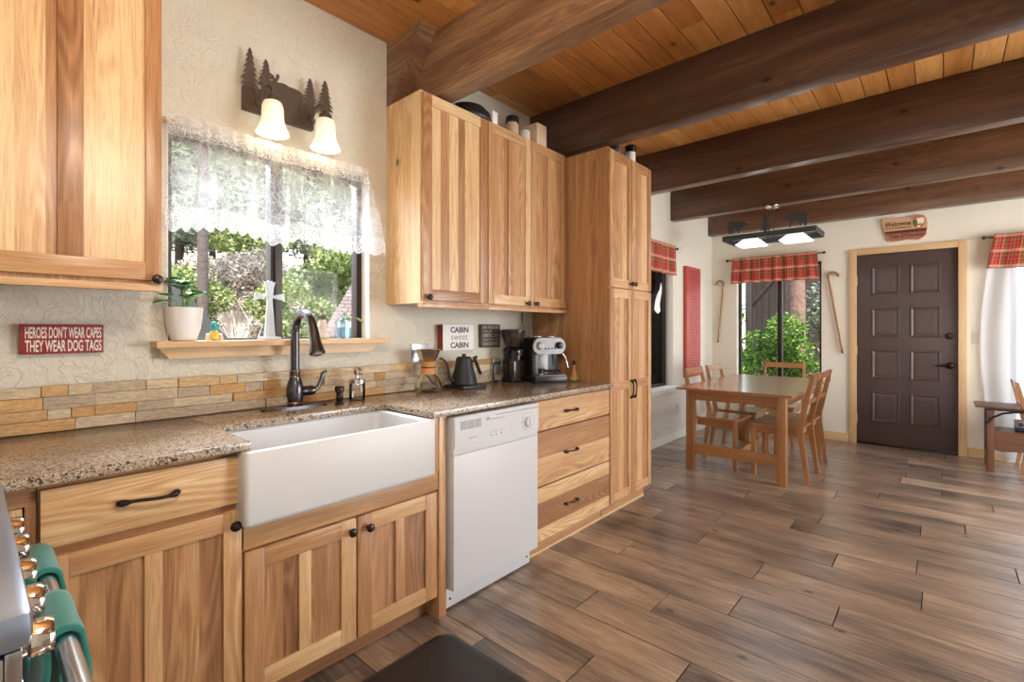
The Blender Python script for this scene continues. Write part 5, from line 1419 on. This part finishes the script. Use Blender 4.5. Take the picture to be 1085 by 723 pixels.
# ================================================================== OUTSIDE
def ground(name, pts, mat):
    b = MB(); b.prism(pts, 'y', -14, 26); return struct(b.obj(name, mat, smooth=False))
b = MB()
b.prism([(-30, 6.2), (-9.5, 1.6), (-6.0, 0.55), (-3.2, -0.35), (18, -0.35), (18, -0.8), (-30, -0.8)], 'y', -8, 30)
tag(b.obj('hillside_ground', 'soil_ground', smooth=False), 'sandy ground rising behind the house outside the windows', 'ground')
bpy.data.objects['hillside_ground']['kind'] = 'structure'

def leaves_obj(name, mat, parent, clusters, n, size, seed, flat=0.5, lim=None):
    rv = random.Random(seed); verts = []; faces = []; tones = []
    tot = sum(c[3] * c[4] * c[5] for c in clusters) or 1
    for (cx, cy, cz, rx, ry, rz) in clusters:
        for _ in range(max(4, int(n * rx * ry * rz / tot))):
            while True:
                a, b_, c_ = rv.uniform(-1, 1), rv.uniform(-1, 1), rv.uniform(-1, 1)
                q = a * a + b_ * b_ + c_ * c_
                if 0.15 < q <= 1: break
            p = Vector((cx + a * rx, cy + b_ * ry, cz + c_ * rz))
            d = Vector((rv.gauss(0, 1), rv.gauss(0, 1), rv.gauss(0, 0.6))).normalized(); e_ = d.cross(Vector((rv.gauss(0, 1), rv.gauss(0, 1), rv.gauss(0, 1)))).normalized()
            s_ = size * rv.uniform(0.6, 1.3); i0 = len(verts)
            verts += [p - d * s_, p + e_ * s_ * flat, p + d * s_, p - e_ * s_ * flat]; faces.append((i0, i0 + 1, i0 + 2, i0 + 3))
            tones.append(min(1, max(0, rv.gauss(0.5, 0.25))))
    me = bpy.data.meshes.new(name); me.from_pydata(verts, [], faces)
    at = me.attributes.new('tone', 'FLOAT_COLOR', 'CORNER')
    at.data.foreach_set('color', [x for t_ in tones for _ in range(4) for x in (t_, t_, 0, 1)])
    me.materials.append(M[mat]); o = bpy.data.objects.new(name, me); C.objects.link(o); o.parent = parent
    return o
def tree(label, x, y, z0, h, r, mat, n, size, seed, crown0=0.3, cr=1.2, bark='bark', limbs=7, cat='tree', name='tree', group='trees on the hillside', flat=0.5):
    t = thing(name, label, cat, (x, y, z0), group=group); rv = random.Random(seed)
    b = MB(); b.tube([(0, 0, -0.3), (0.02, 0, h * 0.3), (-0.02, 0.03, h * 0.7), (0, 0, h)], [r * 1.15, r, r * 0.75, r * 0.3], 12); b.obj('trunk', bark, t)
    b = MB(); cl = []
    for i in range(limbs):
        f = crown0 + (1 - crown0) * (i + 0.5) / limbs; a = rv.uniform(0, 6.3); L = cr * (1.15 - 0.7 * f) * rv.uniform(0.7, 1.2)
        s = Vector((0, 0, h * f)); e_ = s + Vector((math.cos(a) * L, math.sin(a) * L, L * rv.uniform(-0.1, 0.25)))
        m_ = (s + e_) / 2 + Vector((0, 0, 0.06 * L))
        b.tube([s, m_, e_], [r * 0.22, r * 0.14, r * 0.05], 6)
        for c_, k_ in ((e_, 0.42), (m_, 0.34)): cl.append((c_.x, c_.y, c_.z, L * k_ * 1.25, L * k_ * 1.25, L * k_ * 0.7))
    b.obj('branches', bark, t)
    leaves_obj('foliage', mat, t, cl, n, size, seed + 50, flat)
    return t
def bush(label, x, y, z0, rx, ry, rz, mat, n, size, seed, name='shrub', group='shrubs outside', flat=0.6):
    t = thing(name, label, 'shrub', (x, y, z0), group=group); rv = random.Random(seed)
    b = MB(); cl = []
    for i in range(9):
        a = rv.uniform(0, 6.3); q = rv.uniform(0.15, 0.75)
        e_ = Vector((math.cos(a) * rx * q, math.sin(a) * ry * q, rz * rv.uniform(0.5, 1.75)))
        b.tube([(0, 0, -0.4), tuple(e_ * 0.5), tuple(e_)], [0.02, 0.013, 0.005], 6)
        cl.append((e_.x, e_.y, e_.z, rx * 0.48, ry * 0.48, rz * 0.42))
    b.obj('stems', 'twig', t)
    leaves_obj('foliage', mat, t, cl, n, size, seed + 9, flat)
    return t
def gz(x): 
    pts = [(-30, 6.2), (-9.5, 1.6), (-6.0, 0.55), (-3.2, -0.35), (18, -0.35)]
    for (a, za), (b_, zb) in zip(pts, pts[1:]):
        if a <= x <= b_: return za + (zb - za) * (x - a) / (b_ - a)
    return -0.35
def ky(u, x): return onX(u, 300, x).y
# big pine trunk seen through the left pane
tree('tall pine with a bare straight trunk outside the left pane of the kitchen window', -5.6, ky(214.5, -5.6), gz(-5.6), 8.5, 0.068, 'leaves_pine', 3500, 0.055, 11, crown0=0.36, cr=1.7, limbs=14, flat=0.3)
spec = [(-13, 190, 8.0, 'leaves_pine'), (-12, 245, 9.0, 'leaves_pine'), (-14, 285, 9.5, 'leaves_pine'), (-12.5, 325, 8.5, 'leaves_pine'), (-14, 362, 9.5, 'leaves_pine'), (-11, 170, 7.0, 'leaves_pine'), (-17, 262, 11, 'leaves_pine'), (-17, 225, 11, 'leaves_pine'), (-17, 345, 11, 'leaves_pine')]
labs = ['grey-green conifer beyond the bare pine trunk', 'slim conifer right of the bare trunk, far up the slope', 'conifer in line with the window mullion, far up the slope', 'conifer behind the right window pane, left of centre', 'conifer behind the right window pane, near its right edge', 'conifer at the extreme left of the kitchen window view', 'farthest conifer behind the left pane, right side', 'farthest conifer behind the left pane, left side', 'farthest conifer behind the right pane']
for i, ((x, u, h, m), lb) in enumerate(zip(spec, labs)):
    tree(lb, x, ky(u, x), gz(x), h, 0.10, m, 7500, 0.12, 100 + i, crown0=0.12, cr=2.0, limbs=16, flat=0.28)
bush('bright green shrub low behind the left pane, beside the pine trunk', -6.4, ky(190, -6.4), gz(-6.4) + 0.3, 0.75, 0.75, 0.62, 'leaves_bright', 4200, 0.04, 21)
bush('green shrub filling the left part of the right window pane', -5.2, ky(308, -5.2), gz(-5.2) + 0.65, 0.6, 0.62, 0.52, 'leaves_bright', 5200, 0.032, 22)
bush('green shrub at the right end of the kitchen window view above the shingle roof', -6.2, ky(352, -6.2), gz(-6.2) + 0.7, 0.95, 0.85, 0.75, 'leaves_bright', 7000, 0.036, 23)
bush('pale dry shrub in the middle of the left pane', -7.6, ky(252, -7.6), gz(-7.6) + 0.2, 1.0, 0.95, 0.75, 'leaves_pale', 7000, 0.035, 24)
bush('pale dry shrub low behind the glass cross', -6.0, ky(292, -6.0), gz(-6.0) + 0.1, 0.7, 0.6, 0.55, 'leaves_pale', 4500, 0.03, 25)
bush('green shrub higher up behind the bare twigs', -9.0, ky(275, -9.0), gz(-9.0) + 0.4, 1.2, 1.2, 0.9, 'leaves_bright', 5200, 0.05, 26)
b = MB(); rv = random.Random(5)
for i in range(150):
    u = rv.uniform(222, 300); x = rv.uniform(-6.6, -4.6); y = ky(u, x); z = gz(x)
    p = Vector((x, y, z)); pts = [p]; d = Vector((rv.gauss(0, 0.4), rv.gauss(0, 0.5), 1)).normalized()
    for k_ in range(4): d = (d + Vector((rv.gauss(0, 0.25), rv.gauss(0, 0.25), rv.gauss(0, 0.1)))).normalized(); p = p + d * rv.uniform(0.15, 0.35); pts.append(p)
    b.tube(pts, [0.009, 0.007, 0.005, 0.004, 0.002], 5)
tag(b.obj('dry_brush', 'twig'), 'tangle of bare pale twigs on the slope outside the kitchen window', 'brush', kind='stuff')

# shingled neighbour roof (right) and dark roof (left)
nh = thing('neighbor_house', 'neighbour house with brown shingle roof, low right in the kitchen window', 'house', (0, 0, 0))
A_ = onX(338, 362, -3.0); B_ = onX(381, 290, -3.4)
b = MB()
e0 = Vector((-2.9, A_.y, A_.z)); e1 = Vector((-4.6, B_.y + 0.75, B_.z + 0.55))
# roof slope: eave runs along x away from the house, slope rises to the right (+y)
def roofslab(p0, p1, p2, p3, th=0.06):
    n_ = (p1 - p0).cross(p3 - p0).normalized()
    lu = (p1 - p0).length; lv = (p3 - p0).length
    b.quad([p0, p1, p2, p3], uvs=[(0, 0), (lu, 0), (lu, lv), (0, lv)])
    b.quad([p - n_ * th for p in (p3, p2, p1, p0)], uvs=[(0, 0), (1, 0), (1, 1), (0, 1)])
    for a_, c_ in ((p0, p1), (p1, p2), (p2, p3), (p3, p0)): b.quad([a_, c_, c_ - n_ * th, a_ - n_ * th], uvs=[(0, 0), (1, 0), (1, .1), (0, .1)])
p0 = onX(330, 372, -3.0); p3 = onX(392, 268, -4.6)
roofslab(p0, p0 + Vector((0.0, 3.4, 0)), p3 + Vector((0, 2.6, 0)), p3)
b.obj('roof', 'shingle', nh, smooth=False)
b = MB(); b.box(-5.4, -3.2, p0.y + 0.5, p0.y + 3.6, -0.34, p0.z - 0.08, grain='z'); b.obj('wall', 'cabin_board', nh)
dr = thing('dark_shed_roof', 'dark grey shed roof low left in the kitchen window', 'shed', (0, 0, 0))
b = MB()
q0 = onX(160, 268, -2.6); q1 = onX(244, 362, -2.6)
b.prism([(q0.y - 0.5, q0.z + 0.42), (q0.y, q0.z), (q1.y, q1.z), (q1.y - 0.08, q1.z - 0.10), (q0.y - 0.5, q1.z - 0.1)], 'x', -3.4, -2.6); b.obj('gable', 'roof_dark', dr)
b = MB(); b.box(-3.3, -2.65, q0.y - 0.45, q1.y - 0.25, -0.34, q1.z - 0.11); b.obj('wall', 'fence', dr)

# fence seen through the far left window
b = MB()
for i in range(36): b.box(-2.06, -2.0, 5.2 + i * 0.15, 5.2 + i * 0.15 + 0.142, -0.34, 2.4, grain='z')
tag(b.obj('board_fence', 'fence'), 'grey board fence outside the left dining window', 'fence')

# through the dining window
cb = thing('neighbor_cabin', 'brown board cabin wall seen through the dining window', 'cabin', (0, 0, 0))
b = MB()
for i in range(30): b.box(-0.72 + i * 0.12, -0.72 + i * 0.12 + 0.112, 11.0, 11.06, -0.34, 3.2, grain='z', tone=R.random())
b.obj('wall', 'cabin_board', cb)
b = MB(); b.box(-0.62, -0.50, 10.3, 10.42, -0.34, 2.75, bev=0.004); b.tube([(-0.56, 10.36, 1.7), (-0.1, 10.36, 2.25)], 0.045, 6); b.obj('porch_post', 'dark_frame', cb)
b = MB(); b.box(-1.3, 2.2, 10.2, 12.0, 2.76, 2.90); b.obj('porch_roof', 'roof_dark', cb)
tree('thick reddish pine trunk behind the bush outside the dining window', 0.42, 9.4, -0.35, 7, 0.15, 'leaves_pine', 1800, 0.06, 61, crown0=0.5, bark='bark_red', group='trees by the porch')
bush('fresh green bush right outside the dining window', 0.42, 8.3, 0.15, 0.60, 0.55, 0.66, 'leaves_fresh', 5200, 0.030, 62, group='bushes by the porch')
bush('low green bush at the foot of the cabin wall', -0.45, 9.6, -0.1, 0.55, 0.5, 0.5, 'leaves_fresh', 3000, 0.04, 63, group='bushes by the porch')
bush('dark green bush behind the right dining window pane', 0.95, 9.9, 0.2, 0.7, 0.5, 1.0, 'leaves_pine', 4500, 0.04, 64, group='bushes by the porch')
tree('tree beyond the cabin seen at the left of the dining window', -2.2, 14.5, -0.35, 6, 0.12, 'leaves_bright', 3000, 0.08, 65, crown0=0.1, cr=2.0, limbs=12, group='trees by the porch')
